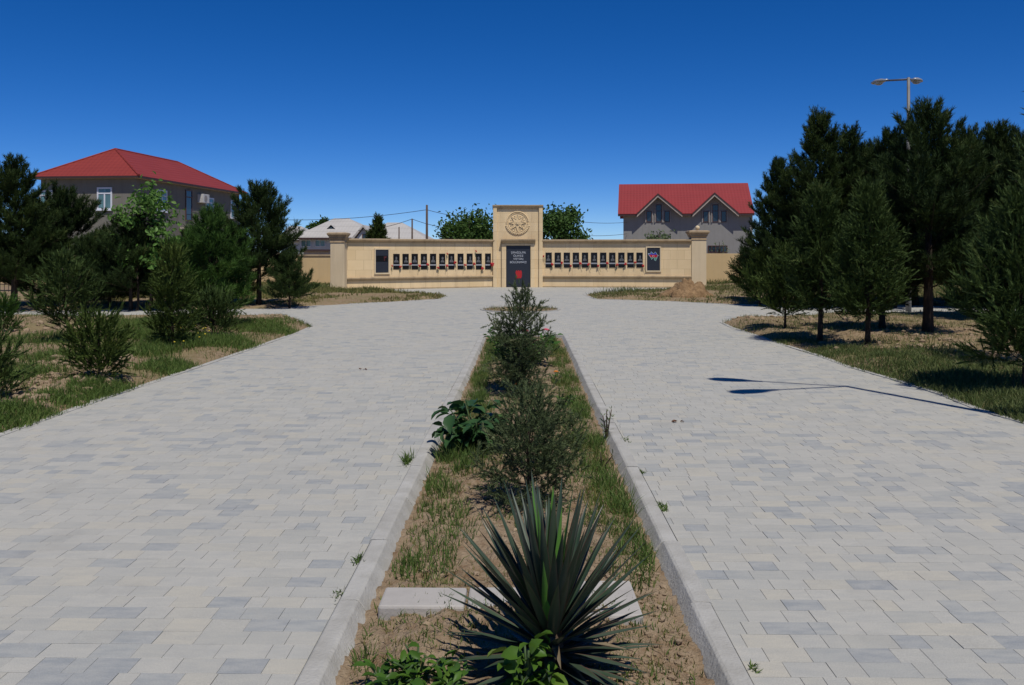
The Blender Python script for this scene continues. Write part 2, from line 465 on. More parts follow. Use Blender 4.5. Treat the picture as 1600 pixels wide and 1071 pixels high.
def soil_sheet():
    xs = np.concatenate([np.arange(-34, -14, .35), np.arange(-14, 14, .11), np.arange(14, 36, .35)])
    ys = np.concatenate([np.arange(-8, 5, .35), np.arange(5, 26, .11), np.arange(26, 60, .3)])
    X, Y = np.meshgrid(xs, ys); pts = np.stack([X.ravel(), Y.ravel()], 1)
    vu = vu_arr(pts); ins = inside(vu, PV); d = dist_poly(vu, PV); d = np.where(ins, -d, d)
    h = fbm(pts[:,0], pts[:,1], .5, 3.1) * .06 + fbm(pts[:,0], pts[:,1], 2.2, 9.7) * .045 + .04
    big = np.clip(d / 2.5, 0, 1)
    z = np.where(d > 0, -.03 + np.minimum(d, .35) * .15 + h * np.clip(d / .4, 0, 1) + .05 * big, -.16)
    z = np.where((d > -.05) & (d <= 0), -.10, z)
    nx, ny = len(xs), len(ys)
    i = np.arange((nx-1)*(ny-1)); r, c = i // (nx-1), i % (nx-1); a = r*nx + c
    q = np.stack([a, a+1, a+nx+1, a+nx], 1)
    V = np.column_stack([pts, z])
    tag(mesh("soil_beds", V, [q], M['soil'], smooth=True), kind='structure')
    return V
SOIL = soil_sheet()
from mathutils import kdtree
_kd = kdtree.KDTree(len(SOIL))
for i, p in enumerate(SOIL): _kd.insert((p[0], p[1], 0), i)
_kd.balance()
def soil_z(x, y):
    return SOIL[_kd.find((x, y, 0))[1]][2]

# paving: sand sheet below, every paver modelled in one sheet above
def paving():
    rng = np.random.default_rng(11)
    ROW = .126; gap = .0009
    Vs, rn = [], []; sV, sF = [], []
    u = PV[:,1].min() + .01; umax = PV[:,1].max()
    while u < umax - .02:
        u1 = u + ROW
        if u < MED_END < u1: u1 = MED_END
        lo, hi = intervals(u + 1e-4), intervals(min(u1, umax) - 1e-4)
        if len(lo) != len(hi):
            mid = intervals((u + u1) / 2); lo = hi = mid
        for (a0, b0), (a1, b1) in zip(lo, hi):
            b = len(sV); sV += [(a0,u),(b0,u),(b1,u1),(a1,u1)]; sF.append((b,b+1,b+2,b+3))
            far = u > 30
            v = min(a0, a1) - rng.uniform(0, .15); end = max(b0, b1)
            while v < end:
                w = rng.choice([.085, .125, .17, .205], p=[.14, .26, .34, .26])
                if far: w *= 2
                q0, q1 = max(v, a0), min(v + w, b0); r0, r1 = max(v, a1), min(v + w, b1)
                if q1 - q0 > .012 and r1 - r0 > .012:
                    Vs.append([(q0+gap,u+gap),(q1-gap,u+gap),(r1-gap,u1-gap),(r0+gap,u1-gap)])
                    cl = noise.noise(Vector((v*.35, u*.45, 2.0)))
                    pd = .04 + .15 * max(0, cl) + (.08 if u < 8 else 0)
                    rn.append(rng.uniform(.80, 1) if rng.random() < pd else rng.uniform(0, .78))
                v += w
        u = u1
    Q = np.array(Vs); n = len(Q); z = rng.normal(0, .0004, n)
    xy = xy_arr(Q.reshape(-1,2)).reshape(n,4,2)
    c = xy.mean(1, keepdims=True)
    dirv = xy - c; sh = dirv / np.maximum(np.linalg.norm(dirv, axis=2, keepdims=True), 1e-6)
    top = xy - sh * .0016
    tilt = rng.normal(0, .0004, (n,4))
    T = np.concatenate([top, (z[:,None] + tilt)[...,None]], 2)
    E = np.concatenate([xy, (z[:,None] + tilt - .0008)[...,None]], 2)
    B = np.concatenate([xy, np.full((n,4,1), -.008)], 2)
    V = np.concatenate([T, E, B], 1).reshape(-1,3); o = np.arange(n)[:,None] * 12
    f = [o + np.array([[0,1,2,3]])]
    for k in range(4):
        j = (k+1) % 4
        f.append(o + np.array([[4+k,4+j,j,k]])); f.append(o + np.array([[8+k,8+j,4+j,4+k]]))
    polys = np.concatenate(f); rr = np.tile(np.array(rn), 9)
    tag(mesh("paving", V, [polys], M['paver'], rnd=rr), kind='structure')
    sxy = xy_arr(np.array(sV)); tag(mesh("paving_base", np.column_stack([sxy, np.full(len(sxy), -.0065)]), [np.array(sF)], M['joint']), kind='structure')
paving()

# kerbs of the median: separate stones with joints in one strip per side
def median_kerb():
    rng = random.Random(4)
    for side in (-1, 1):
        b = MB(); u = -9.0 + .25; L = .855
        while u < MED_END:
            u1 = min(u + L - .008, MED_END); dz = rng.uniform(-.004, .004); dv = rng.uniform(-.005, .005)
            prof = [(MED_OUT-.002, -.15), (MED_OUT-.002, .009), (MED_OUT-.010, .016), (MED_TOP+.012, .017), (MED_TOP-.002, .012), (MED_IN+.012, -.050), (MED_IN+.006, -.075), (MED_IN, -.15)]
            pts = [uv(side * (v + (dv if 0 < i < 6 else 0)), u, z + dz) for i, (v, z) in enumerate(prof)]
            if side > 0: pts = pts[::-1]
            e = uv(0, u1) - uv(0, u); b.prism(pts[::-1], e)
            u += L
        if side < 0:
            e = uv(2*MED_OUT, 0) ; b.obox(uv(-MED_OUT, MED_END+.002, -.15), e, uv(0, .1), np.array([0,0,.166]))
        o = tag(b.build("median_kerb", M['kerb'], bevel=.003), kind='structure')
    # thin flush edging along the outer borders of the paving
    def strip(name, pts, w=.085, out=1):
        b = MB()
        for p, q in zip(pts[:-1], pts[1:]):
            d = (q - p); L = np.linalg.norm(d); d /= L; nrm = np.array([-d[1], d[0], 0]) * out * w
            k = max(1, int(L / .9))
            for i in range(k):
                a = p + d * (L * i / k) ; e = d * (L / k - .006); dz = rng.uniform(-.006, .008)
                o = a + np.array([0,0,-.12]);
                if out > 0: b.obox(o, e, nrm, np.array([0,0,.126 + dz]))
                else: b.obox(o + nrm, e, -nrm, np.array([0,0,.126 + dz]))
        tag(b.build(name, M['kerb'], bevel=.004), kind='structure')
    strip("path_edging", PAVE[0:7], .08, 1)
    strip("path_edging", PAVE[7:13], .08, 1)
    strip("path_edging", PAVE[13:23], .08, 1)
    strip("path_edging", PAVE[25:35], .08, 1)
    strip("path_edging", PAVE[35:50], .08, 1)
    b = MB(); n = 28
    for i in range(n):
        a0, a1 = 2*math.pi*i/n, 2*math.pi*(i+.96)/n
        ring = [uv(RB[0]+math.cos(a)*r, RB[1]+math.sin(a)*r, -.12) for a, r in ((a0,RBR-.07),(a0,RBR),(a1,RBR),(a1,RBR-.07))]
        b.prism(ring, (0,0,.135))
    tag(b.build("round_bed_kerb", M['kerb']), kind='structure')
median_kerb()

def median_height(v, u, n1, n2):
    e = np.clip((MED_IN - np.abs(v)) / .35, 0, 1)
    return -.046 + .044 * e + n1 * .030 * (.4 + e) + n2 * .022
def median_soil():
    vs = np.arange(-MED_IN-.03, MED_IN+.031, .022); us = np.concatenate([np.arange(-9, 2, .1), np.arange(2, 8, .022), np.arange(8, 17.2, .06)])
    A, B = np.meshgrid(vs, us); v, u = A.ravel(), B.ravel()
    n1 = fbm(v, u, 2.3, 1.3, 3); n2 = fbm(v, u, 13, 5.1, 3)
    z = median_height(v, u, n1, n2)
    V = np.column_stack([xy_arr(np.stack([v,u],1)), z])
    nx, ny = len(vs), len(us); i = np.arange((nx-1)*(ny-1)); r, c = i//(nx-1), i%(nx-1); a = r*nx+c
    tag(mesh("median_bed_soil", V, [np.stack([a,a+1,a+nx+1,a+nx],1)], M['bedsoil'], smooth=True), kind='structure')
    # round bed further on
    b = []; n = 40; rings = 10; V2 = [uv(RB[0], RB[1], .03)]; f3 = []; f4 = []
    for k in range(1, rings+1):
        for j in range(n):
            a = 2*math.pi*j/n; r = (RBR-.06)*k/rings
            V2.append(uv(RB[0]+math.cos(a)*r, RB[1]+math.sin(a)*r, .05*(1-(k/rings)**2)-.01+random.Random(k*99+j).uniform(-.012,.012)))
    for j in range(n): f3.append((0, 1+j, 1+(j+1)%n))
    for k in range(rings-1):
        for j in range(n): f4.append((1+k*n+j, 1+(k+1)*n+j, 1+(k+1)*n+(j+1)%n, 1+k*n+(j+1)%n))
    tag(mesh("round_bed_soil", V2, [np.array(f3), np.array(f4)], M['bedsoil'], smooth=True), kind='structure')
median_soil()
def med_z(v, u):
    n1 = noise.fractal(Vector((v*2.3+1.3, u*2.3-1.3, 1.3*.37)), .9, 2.0, 3); n2 = noise.fractal(Vector((v*13+5.1, u*13-5.1, 5.1*.37)), .9, 2.0, 3)
    return float(median_height(np.array(v), np.array(u), n1, n2))

# ------------------------------------------------------------------ scatter geometry
def unit(a):
    return a / np.maximum(np.linalg.norm(a, axis=-1, keepdims=True), 1e-9)
def perp(d, rng):
    r = rng.normal(size=d.shape); r -= (r * d).sum(-1, keepdims=True) * d
    return unit(r)
class Leaves:
    """collects thin triangles and folded leaves with a value per face"""
    def __init__(s): s.V = []; s.T = []; s.R = []; s.n = 0
    def tris(s, base, d, L, w, rnd, rng):
        side = perp(d, rng) * (np.asarray(w)[:,None] / 2)
        m = len(base); V = np.stack([base - side, base + side, base + d * np.asarray(L)[:,None]], 1).reshape(-1,3)
        s.V.append(V); s.T.append(np.arange(3*m).reshape(-1,3) + s.n); s.R.append(rnd); s.n += 3*m
    def blades(s, base, d, L, w, bend, rnd, rng):
        side = perp(d, rng); side[:,2] *= .2; side = unit(side) * (np.asarray(w)[:,None] / 2)
        L = np.asarray(L)[:,None]; mid = base + d * L * .55; bendv = np.zeros_like(d); bendv[:,:2] = rng.normal(size=(len(d),2)); bendv = unit(bendv)
        tip = base + d * L * (1 - .25*bend[:,None]) + bendv * L * bend[:,None] * .6; mid = mid + bendv * L * bend[:,None] * .12
        m = len(base); V = np.stack([base-side, base+side, mid+side*.8, mid-side*.8, tip], 1).reshape(-1,3)
        o = np.arange(m)[:,None]*5 + s.n
        s.V.append(V); s.T.append(np.concatenate([o+np.array([[0,1,2]]), o+np.array([[0,2,3]]), o+np.array([[3,2,4]])])); s.R.append(np.tile(rnd, 3)); s.n += 5*m
    def ovate(s, base, d, nrm, L, w, rnd, fold=.25, droop=.25):
        """leaf: d along the midrib, nrm up; six-sided ovate outline folded along the midrib"""
        L = np.asarray(L)[:,None]; w = np.asarray(w)[:,None]; side = unit(np.cross(d, nrm)); nrm = unit(np.cross(side, d))
        def pt(t, x, h): return base + d*L*t + side*w*x + nrm*(w*fold*abs(x)*2 + L*h)
        P_ = [pt(0,0,0), pt(.22,-.40,-.01), pt(.22,.40,-.01), pt(.3,0,.0), pt(.55,-.47,-.05*droop*4), pt(.55,.47,-.05*droop*4), pt(.65,0,-.06*droop*4), pt(.82,-.27,-.11*droop*4), pt(.82,.27,-.11*droop*4), pt(1,0,-.22*droop*4)]
        m = len(base); V = np.stack(P_, 1).reshape(-1,3); o = np.arange(m)[:,None]*10 + s.n
        fs = [(0,3,1),(0,2,3),(1,3,6),(1,6,4),(3,2,5),(3,5,6),(4,6,7),(6,5,8),(7,6,9),(6,8,9)]
        s.V.append(V); s.T.append(np.concatenate([o+np.array([f]) for f in fs])); s.R.append(np.tile(rnd, len(fs))); s.n += 10*m
    def build(s, name, mat, parent=None, smooth=False):
        return mesh(name, np.concatenate(s.V), [np.concatenate(s.T)], mat, parent, rnd=np.clip(np.concatenate(s.R),0,1), smooth=smooth)

def shoots_to_needles(lv, base, d, rng, K=24, L=.11, w=.009, shoot=.16, ang=(25,60), rnd=None, tip=.3):
    n = len(base); s = rng.uniform(0, 1, (n,K))
    D = np.repeat(d[:,None,:], K, 1); b = base[:,None,:] + D * (s * shoot)[...,None]
    a = np.radians(rng.uniform(ang[0], ang[1], (n,K))) * (1 - tip * s)
    rad = perp(D.reshape(-1,3), rng).reshape(n,K,3)
    nd = unit(D * np.cos(a)[...,None] + rad * np.sin(a)[...,None])
    rr = np.repeat(rnd[:,None], K, 1) + rng.normal(0, .07, (n,K))
    lv.tris(b.reshape(-1,3), nd.reshape(-1,3), (L * rng.uniform(.75, 1.15, (n,K))).ravel(), np.full(n*K, w), rr.ravel(), rng)

def tree_skeleton(rng, H, R, cb, kind, lean=(0,0), spread=1.0):
    """returns tubes for trunk and limbs, and shoot bases and directions"""
    def tr(z):
        t = z / H
        return np.array([lean[0]*t + .05*H*.12*math.sin(3.1*t+R*9), lean[1]*t + .05*H*.12*math.cos(2.7*t+H), z])
    tubes = []; sb, sd, stop = [], [], []
    r0 = .028 * H ** .9 if kind == 'pine' else (.019 if kind == 'cypress' else .011) * H
    zs = np.linspace(-.15, H*.97, 10)
    tubes.append(([tr(z) for z in zs], [max(.008, r0 * (1 - max(z,0)/H*.92)) * (1.25 if z < 0 else 1) for z in zs], 9))
    z = cb; ga = rng.uniform(0, 6.28)
    while z < H * .96:
        t = (z - cb) / max(H - cb, .01)
        if kind == 'pine':
            prof = (1 - t) ** .74 * (.80 + .20 * min(1, t / .2)); nb = rng.integers(5, 7); step = .15
            el0 = math.radians(4 + 52 * t)
        else:
            prof = (1 - t) ** .85 * (.65 + .35 * min(1, t / .22)); nb = rng.integers(4, 7); step = .10
            el0 = math.radians(18 + 40 * t) if kind == 'cypress' else math.radians(12 + 50 * t)
        for k in range(nb):
            ga += 2.4 + rng.uniform(-.5, .5)
            L = R * prof * rng.uniform(.62, 1.14) + .06
            el = el0 + rng.normal(0, .12)
            h = np.array([math.cos(ga), math.sin(ga), 0]); p0 = tr(z + rng.uniform(-.06,.06))
            ss = np.linspace(0, 1, 5); curve = .22 if kind == 'pine' else (.12 if kind == 'cypress' else .05)
            pts = [p0 + h * L * s * math.cos(el) + np.array([0,0,L*(s*math.sin(el) + curve*s*s)]) for s in ss]
            if L > .25: tubes.append((pts, [max(.0025, .013 * (L/R) * (1 - .8*s) * (.25 + R*.55)) for s in ss], 5))
            n_sub = max(2, int(L / {'pine': .080, 'cypress': .060, 'juniper': .045}[kind]))
            for s in np.linspace(.30 if L > .5 else .1, 1, n_sub):
                i = min(int(s*4), 3); q = pts[i] + (pts[i+1] - pts[i]) * (s*4 - i)
                bd = unit(pts[i+1] - pts[i])
                for sgn in (-1, 1):
                    a = sgn * rng.uniform(.5, 1.15 if kind != 'juniper' else 1.7); c, si = math.cos(a), math.sin(a)
                    sub = np.array([bd[0]*c - bd[1]*si, bd[0]*si + bd[1]*c, bd[2] + rng.normal(0, .15)])
                    Ls = (.10 + L * .32 * (1.05 - s)) * rng.uniform(.6, 1.2)
                    m = max(1, int(Ls / {'pine': .095, 'cypress': .075, 'juniper': .055}[kind]))
                    for j in range(m):
                        f = (j + rng.uniform(.4, 1)) / m
                        up = rng.uniform(.25, .85) if kind == 'pine' else rng.uniform(.0, .5)
                        dd = sub * .75 + np.array([0,0,up]) + rng.normal(0, {'pine': .24, 'cypress': .38, 'juniper': .5}[kind], 3)
                        sb.append(q + sub * Ls * f); sd.append(dd); stop.append(s)
            sb.append(pts[-1]); sd.append(unit(pts[-1]-pts[-2]) + np.array([0,0,.5])); stop.append(1.2)
        z += step
    # leaders
    for k in range(7 if kind == 'pine' else 4):
        q = tr(H * rng.uniform(.90, .985)); sb.append(q); sd.append(np.array([rng.normal(0,.15), rng.normal(0,.15), 1])); stop.append(1.2)
    q = tr(H*.95); sb.append(q); sd.append(np.array([0,0,1.])); stop.append(1.2)
    return tubes, np.array(sb), unit(np.array(sd)), np.array(stop)

def conifer(name, at, H, R, cb, seed, label, cat, kind='pine', mat='pine', group=None, lean=(0,0), K=None, needle=None, fork=False, keep=1.0, width=None):
    rng = np.random.default_rng(seed)
    root = empty(name, at, label, cat, group)
    tubes, sb, sd, stop = tree_skeleton(rng, H, R, cb, kind, lean)
    if keep < 1:
        k = rng.random(len(sb)) < keep; sb, sd, stop = sb[k], sd[k], stop[k]
    o = np.array(at)
    b = MB()
    for pts, rad, n in tubes: b.tube([p + o for p in pts], rad, n)
    if fork:
        r0 = .016 * H
        b.tube([o + np.array(p) for p in ((.0,0,-.1),(.12,-.02,.10),(.2,-.03,.3),(.2,0,.75),(.15,0,1.3))], [r0*1.2, r0, r0*.9, r0*.8, r0*.5], 7)
    b.build("trunk", M['bark'], root, smooth=True)
    lv = Leaves(); sb = sb + o
    cl = np.array([noise.noise(Vector(tuple(p * 1.7))) for p in sb]) * .35
    if kind == 'pine':
        rnd = .33 + cl + rng.normal(0, .16, len(sb)) + np.where(stop > 1.1, .30, 0)
        shoots_to_needles(lv, sb, sd, rng, K or 26, needle or .115, width or .0135, .17, (22, 62), rnd)
        top = stop > 1.1
        shoots_to_needles(lv, sb[top], unit(sd[top] + np.array([0,0,.9])), rng, 26, (needle or .115)*.6, .009, .24, (15, 35), rnd[top] + .15)
    elif kind == 'cypress':
        rnd = .35 + cl + rng.normal(0, .15, len(sb)) + np.where(stop > 1.1, .25, 0)
        shoots_to_needles(lv, sb, sd, rng, K or 28, needle or .065, width or .0135, .22, (14, 46), rnd, .6)
    else:
        rnd = .4 + cl + rng.normal(0, .2, len(sb))
        shoots_to_needles(lv, sb, sd, rng, K or 60, needle or .028, width or .0065, .12, (25, 75), rnd, .5)
    lv.build("crown", M[mat], root)
    return root

def broadleaf(name, at, H, Rx, Rz, cb, seed, label, cat, mat='farleaf', leaf=.2, clumps=40, per=80, group=None, upright=.0, stem_r=None):
    rng = np.random.default_rng(seed); o = np.array(at, float)
    root = empty(name, at, label, cat, group)
    cz = cb + (H - cb) / 2; b = MB(); r0 = stem_r or .03 * H ** .9
    b.tube([o + np.array([0,0,-.2]), o + np.array([.02*H,0,cb*.6]), o + np.array([0,.02*H,cz]), o + np.array([0,0,H*.9])], [r0*1.3, r0, r0*.7, r0*.2], 8)
    C = []
    while len(C) < clumps:
        p = rng.uniform(-1, 1, 3); r = np.linalg.norm(p)
        if r > 1 or r < .35: continue
        C.append(p)
    C = np.array(C) * np.array([Rx, Rx, Rz]) * .88
    C[:,2] += cz
    for p in C[:: max(1, len(C)//16)]:
        s = o + np.array([0,0,max(cb*.7, min(p[2]*.75, H*.8))]); q = p + o
        b.tube([s, (s+q)/2 + np.array([0,0,-.03*H]), q], [r0*.35, r0*.2, r0*.06], 5)
    b.build("trunk", M['bark'], root, smooth=True)
    n = clumps * per; ci = np.repeat(np.arange(clumps), per)
    cr = Rx * rng.uniform(.22, .36, clumps)
    pos = C[ci] + rng.normal(size=(n,3)) * (cr[ci] * .55)[:,None] * np.array([1,1,.8 + upright])
    d = unit(rng.normal(size=(n,3)) + np.array([0,0,.1 + upright])); nr = perp(d, rng); nr[:,2] = np.abs(nr[:,2]) + .3
    rnd = .45 + rng.normal(0, .2, n) + rng.normal(0, .15, clumps)[ci]
    lv = Leaves(); L = leaf * rng.uniform(.6, 1.2, n)
    lv.ovate(pos + o, d, unit(nr), L, L * .55, rnd)
    lv.build("crown", M[mat], root)
    return root

def base_of(px, py):
    p = G(px, py); p = G(px, py, soil_z(p[0], p[1])); p[2] = soil_z(p[0], p[1]); return p
def tree_at(name, px, py, top, half, cbfrac, seed, label, cat, **kw):
    p = base_of(px, py); H = (P(px, top, p[1])[2] - p[2]) * (.955 if kw.get('kind','pine') == 'pine' else .95); R = half / F * p[1] * (1.32 if kw.get('kind','pine') == 'pine' else (1.0 if px < 700 else 1.12)); cbfrac *= .9 if kw.get('kind','pine') == 'pine' else 1
    return conifer(name, p, H, R, H * cbfrac, seed, label, cat, **kw)

# ------------------------------------------------------------------ trees on the left
gl, gr = "pines on the left bed", "conifers on the right bed"
tree_at("pine_tree", 22, 479, 247, 62, .20, 1, "tallest pine at the far left edge, dark and pointed", "pine", group=gl)
tree_at("pine_tree", 98, 487, 303, 74, .18, 2, "broad dark pine between the far left pine and the grey house's front window", "pine", group=gl)
tree_at("pine_tree", 205, 495, 345, 56, .30, 3, "dark pine with a forked trunk beside the left cross path", "pine", group=gl, fork=True)
tree_at("pine_tree", 330, 507, 335, 58, .13, 5, "bright green pine standing right of the leafy sapling", "pine", group=gl, mat='pinelight')
tree_at("pine_tree", 404, 475, 292, 62, .26, 7, "dark pine with a bare trunk, nearest on the left to the memorial wall", "pine", group=gl)
tree_at("pine_tree", 150, 478, 385, 50, .2, 8, "low dark pine half hidden behind the forked pine", "pine", group=gl)
tree_at("pine_tree", 280, 479, 392, 50, .22, 18, "shaded pine behind the bright green pine and the sapling", "pine", group=gl)
tree_at("pine_tree", 452, 474, 405, 30, .3, 19, "short pine tucked against the right side of the bare trunked pine", "pine", group=gl)
for px_, py_, tp_, hf_, sd_, lab_ in ((62, 477, 352, 52, 91, "shaded pine between the two leftmost pines"), (172, 476, 372, 48, 92, "shaded pine behind the forked pine's left side"), (238, 475, 388, 48, 93, "shaded pine behind the leafy sapling's trunk"), (298, 476, 372, 48, 94, "shaded pine behind the bright green pine's left side"), (360, 474, 380, 44, 95, "shaded pine between the bright green pine and the bare trunked pine")):
    tree_at("pine_tree", px_, py_, tp_, hf_, .14, sd_, lab_, "pine", group=gl)
tree_at("cypress_tree", 270, 541, 388, 34, .05, 11, "slim dull green conifer in front of the bright green pine", "conifer", kind='cypress', mat='cypress')
tree_at("young_conifer", 108, 533, 408, 58, .22, 12, "spreading young conifer with a bare leaning stem on the left soil", "conifer", kind='cypress', mat='cypress', lean=(-.12, 0), keep=.6)
tree_at("conifer_shrub", 155, 594, 506, 48, .03, 13, "rounded conifer shrub close to the left paving edge", "shrub", kind='cypress', mat='cypress')
tree_at("conifer_shrub", 334, 525, 470, 46, .05, 14, "low dark shrub at the foot of the bright green pine", "shrub", kind='cypress', mat='cypress')
tree_at("conifer_shrub", 455, 464, 432, 24, .08, 15, "small round shrub in the bed right of the bare trunked pine", "shrub", kind='cypress', mat='cypress')
tree_at("conifer_shrub", 6, 516, 480, 26, .05, 16, "small green shrub by the left cross path at the picture's edge", "shrub", kind='cypress', mat='pinelight')
tree_at("conifer_shrub", -12, 622, 548, 36, .04, 17, "dark shrub cut off by the left edge of the view", "shrub", kind='cypress', mat='cypress')
p = base_of(232, 482)
broadleaf("sapling_tree", p, P(232, 276, p[1])[2], .85, 1.55, 1.1, 21, "light green leafy sapling rising among dark pines before the grey house", "tree", 'saplingleaf', .15, 40, 34, upright=.3, stem_r=.035)

# ------------------------------------------------------------------ trees on the right
tree_at("pine_tree", 1283, 490, 168, 66, .16, 31, "tall pine with a blunt double top, leftmost of the tall right-hand pines", "pine", group=gr)
tree_at("pine_tree", 1328, 489, 192, 52, .16, 32, "pine leaning close behind the blunt topped pine's right side", "pine", group=gr)
tree_at("pine_tree", 1216, 484, 248, 48, .10, 33, "medium pine left of the blunt topped pine, overlapping the crimson roof's corner", "pine", group=gr)
tree_at("pine_tree", 1396, 490, 198, 76, .2, 34, "pointed pine directly left of the street lamp's pole", "pine", group=gr)
tree_at("pine_tree", 1449, 521, 164, 92, .24, 35, "big pine with the thickest trunk, right of the street lamp's pole", "pine", group=gr)
tree_at("pine_tree", 1512, 489, 196, 74, .2, 36, "pine between the thick trunked pine and the pine at the right edge", "pine", group=gr)
tree_at("pine_tree", 1563, 497, 196, 84, .2, 37, "dark pine behind the drooping conifer at the right edge", "pine", group=gr)
tree_at("pine_tree", 1632, 505, 185, 95, .2, 47, "pine mostly cut off by the right edge of the view", "pine", group=gr)
tree_at("pine_tree", 1378, 511, 300, 62, .22, 48, "shorter thin trunked pine left of the thick trunked pine", "pine", group=gr)
tree_at("young_conifer", 1187, 487, 395, 30, .16, 38, "small conifer on a thin bare stem nearest the soil heap", "conifer", kind='cypress', mat='cypress', group="young conifers on the right bed")
tree_at("young_conifer", 1227, 512, 395, 44, .16, 39, "small conifer on a thin stem at the right bed's tip", "conifer", kind='cypress', mat='cypress', group="young conifers on the right bed")
tree_at("cypress_tree", 1281, 526, 290, 55, .19, 40, "grey green cypress in front of the blunt topped pine", "conifer", kind='cypress', mat='cypress', group="young conifers on the right bed")
tree_at("cypress_tree", 1356, 541, 288, 54, .17, 41, "feathery conical cypress with slim trunk, frontmost before the dark pines", "conifer", kind='cypress', mat='cypress', group="young conifers on the right bed", lean=(.02,0))
tree_at("sparse_conifer", 1640, 570, 96, 88, .12, 46, "thin sparse conifer whose twigs reach in at the top right edge", "conifer", kind='cypress', mat='cypress', K=20, keep=.22)
for px_, py_, tp_, hf_, sd_, lab_ in ((1245, 488, 318, 52, 81, "low pine filling the gap left of the blunt topped pine's trunk"), (1358, 487, 222, 72, 82, "middling pine behind the feathery conical cypress"), (1430, 486, 228, 74, 83, "shaded pine hidden behind the thick trunked pine's left side"), (1482, 485, 240, 62, 84, "shaded pine hidden behind the thick trunked pine's right side"), (1540, 488, 222, 84, 85, "shaded pine behind the large feathery conifer's left side"), (1605, 489, 250, 80, 86, "rear pine at the right edge behind the large feathery conifer")):
    tree_at("pine_tree", px_, py_, tp_, hf_, .16, sd_, lab_, "pine", group=gr)
tree_at("drooping_conifer", 1600, 604, 312, 108, .15, 42, "large feathery conifer cut by the right edge, closest to the paving", "conifer", kind='cypress', mat='cypress', group="young conifers on the right bed", K=30)
tree_at("conifer_shrub", 1512, 490, 455, 34, .04, 43, "low dark shrub behind the thick trunked pine", "shrub", kind='cypress', mat='cypress')
tree_at("conifer_shrub", 1166, 453, 392, 27, .03, 44, "rounded dark shrub against the right ochre wall", "shrub", kind='cypress', mat='pine')

# ------------------------------------------------------------------ memorial wall
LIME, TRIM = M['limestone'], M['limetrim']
YC = G(809, 449.2)[1]
def wx(px, Y): return P(px, HOR, Y)[0]
mem = empty("memorial_wall", (wx(809, YC), YC, 0), "cream limestone memorial wall with tall central block and two end pillars", "memorial")
xl, xr = wx(770.5, YC), wx(848, YC); zt = P(809, 320.5, YC)[2]; ztw = P(770, 375, YC)[2]
YW = YC + .12                      # wing faces sit behind the block's face
# centre block: body, raised border, sloping top reveal
b = MB(); b.box((xl, YC+.08, -.1), (xr, YC+.62, zt-.02))
b.build("central_block", LIME, mem, bevel=.01)
b = MB()
b.box((xl, YC, -.1), (xl+.17, YC+.08, zt-.03)); b.box((xr-.17, YC, -.1), (xr, YC+.08, zt-.03))
b.build("side_pilaster", LIME, mem, bevel=.008)
b = MB()
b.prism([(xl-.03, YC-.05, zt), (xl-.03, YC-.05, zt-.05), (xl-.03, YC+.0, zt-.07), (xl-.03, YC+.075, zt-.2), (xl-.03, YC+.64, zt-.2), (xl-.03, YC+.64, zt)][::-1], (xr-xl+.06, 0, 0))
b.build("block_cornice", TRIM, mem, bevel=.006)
# doorway surround
dl, dr = wx(790.8, YC), wx(829, YC); dt = P(809, 384, YC)[2]
b = MB()
b.box((dl-.20, YC-.02, -.05), (dl, YC+.078, dt+.08)); b.box((dr, YC-.02, -.05), (dr+.19, YC+.078, dt+.08))
b.box((dl, YC-.02, dt), (dr, YC+.078, dt+.08))
b.build("panel_surround", LIME, mem, bevel=.006)
b = MB(); q = [(0,.0),(-.10,0),(-.13,.05),(-.20,.10),(-.24,.15),(-.24,.21),(0,.21)]
x0 = wx(783, YC)
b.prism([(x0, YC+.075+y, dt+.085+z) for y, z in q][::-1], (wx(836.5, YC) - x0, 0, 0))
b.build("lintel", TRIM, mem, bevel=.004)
# wings: each one has body, base, ledge, coping along its own slightly angled line
OL = np.array([wx(537, G(537,454)[1]), G(537,454)[1], 0]); IL = np.array([xl, YW, 0])
IR = np.array([xr, YW, 0]); OR = np.array([wx(1080, G(1080,450)[1]), G(1080,450)[1], 0])
def wing_frame(a, b_):
    e = b_ - a; L = np.linalg.norm(e); e = e / L
    n = np.array([e[1], -e[0], 0])          # towards the camera
    return e, n, L
def wing(a, b_, nm):
    e, n, L = wing_frame(a, b_); up = np.array([0,0,1.])
    w = MB(); w.obox(a + up*-.1, e*L, -n*.38, up*(ztw+.02)); o = w.build("wall_wing", LIME, mem, bevel=.006)
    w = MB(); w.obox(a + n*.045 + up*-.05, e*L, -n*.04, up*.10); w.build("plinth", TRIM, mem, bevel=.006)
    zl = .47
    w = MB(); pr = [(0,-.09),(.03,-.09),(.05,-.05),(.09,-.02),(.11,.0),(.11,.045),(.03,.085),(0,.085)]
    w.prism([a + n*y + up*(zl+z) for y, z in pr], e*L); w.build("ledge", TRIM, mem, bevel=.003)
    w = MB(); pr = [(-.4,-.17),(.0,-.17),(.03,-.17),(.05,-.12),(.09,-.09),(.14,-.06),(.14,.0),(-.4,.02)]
    w.prism([a + n*y + up*(ztw+z) for y, z in pr], e*L); w.build("coping", TRIM, mem, bevel=.004)
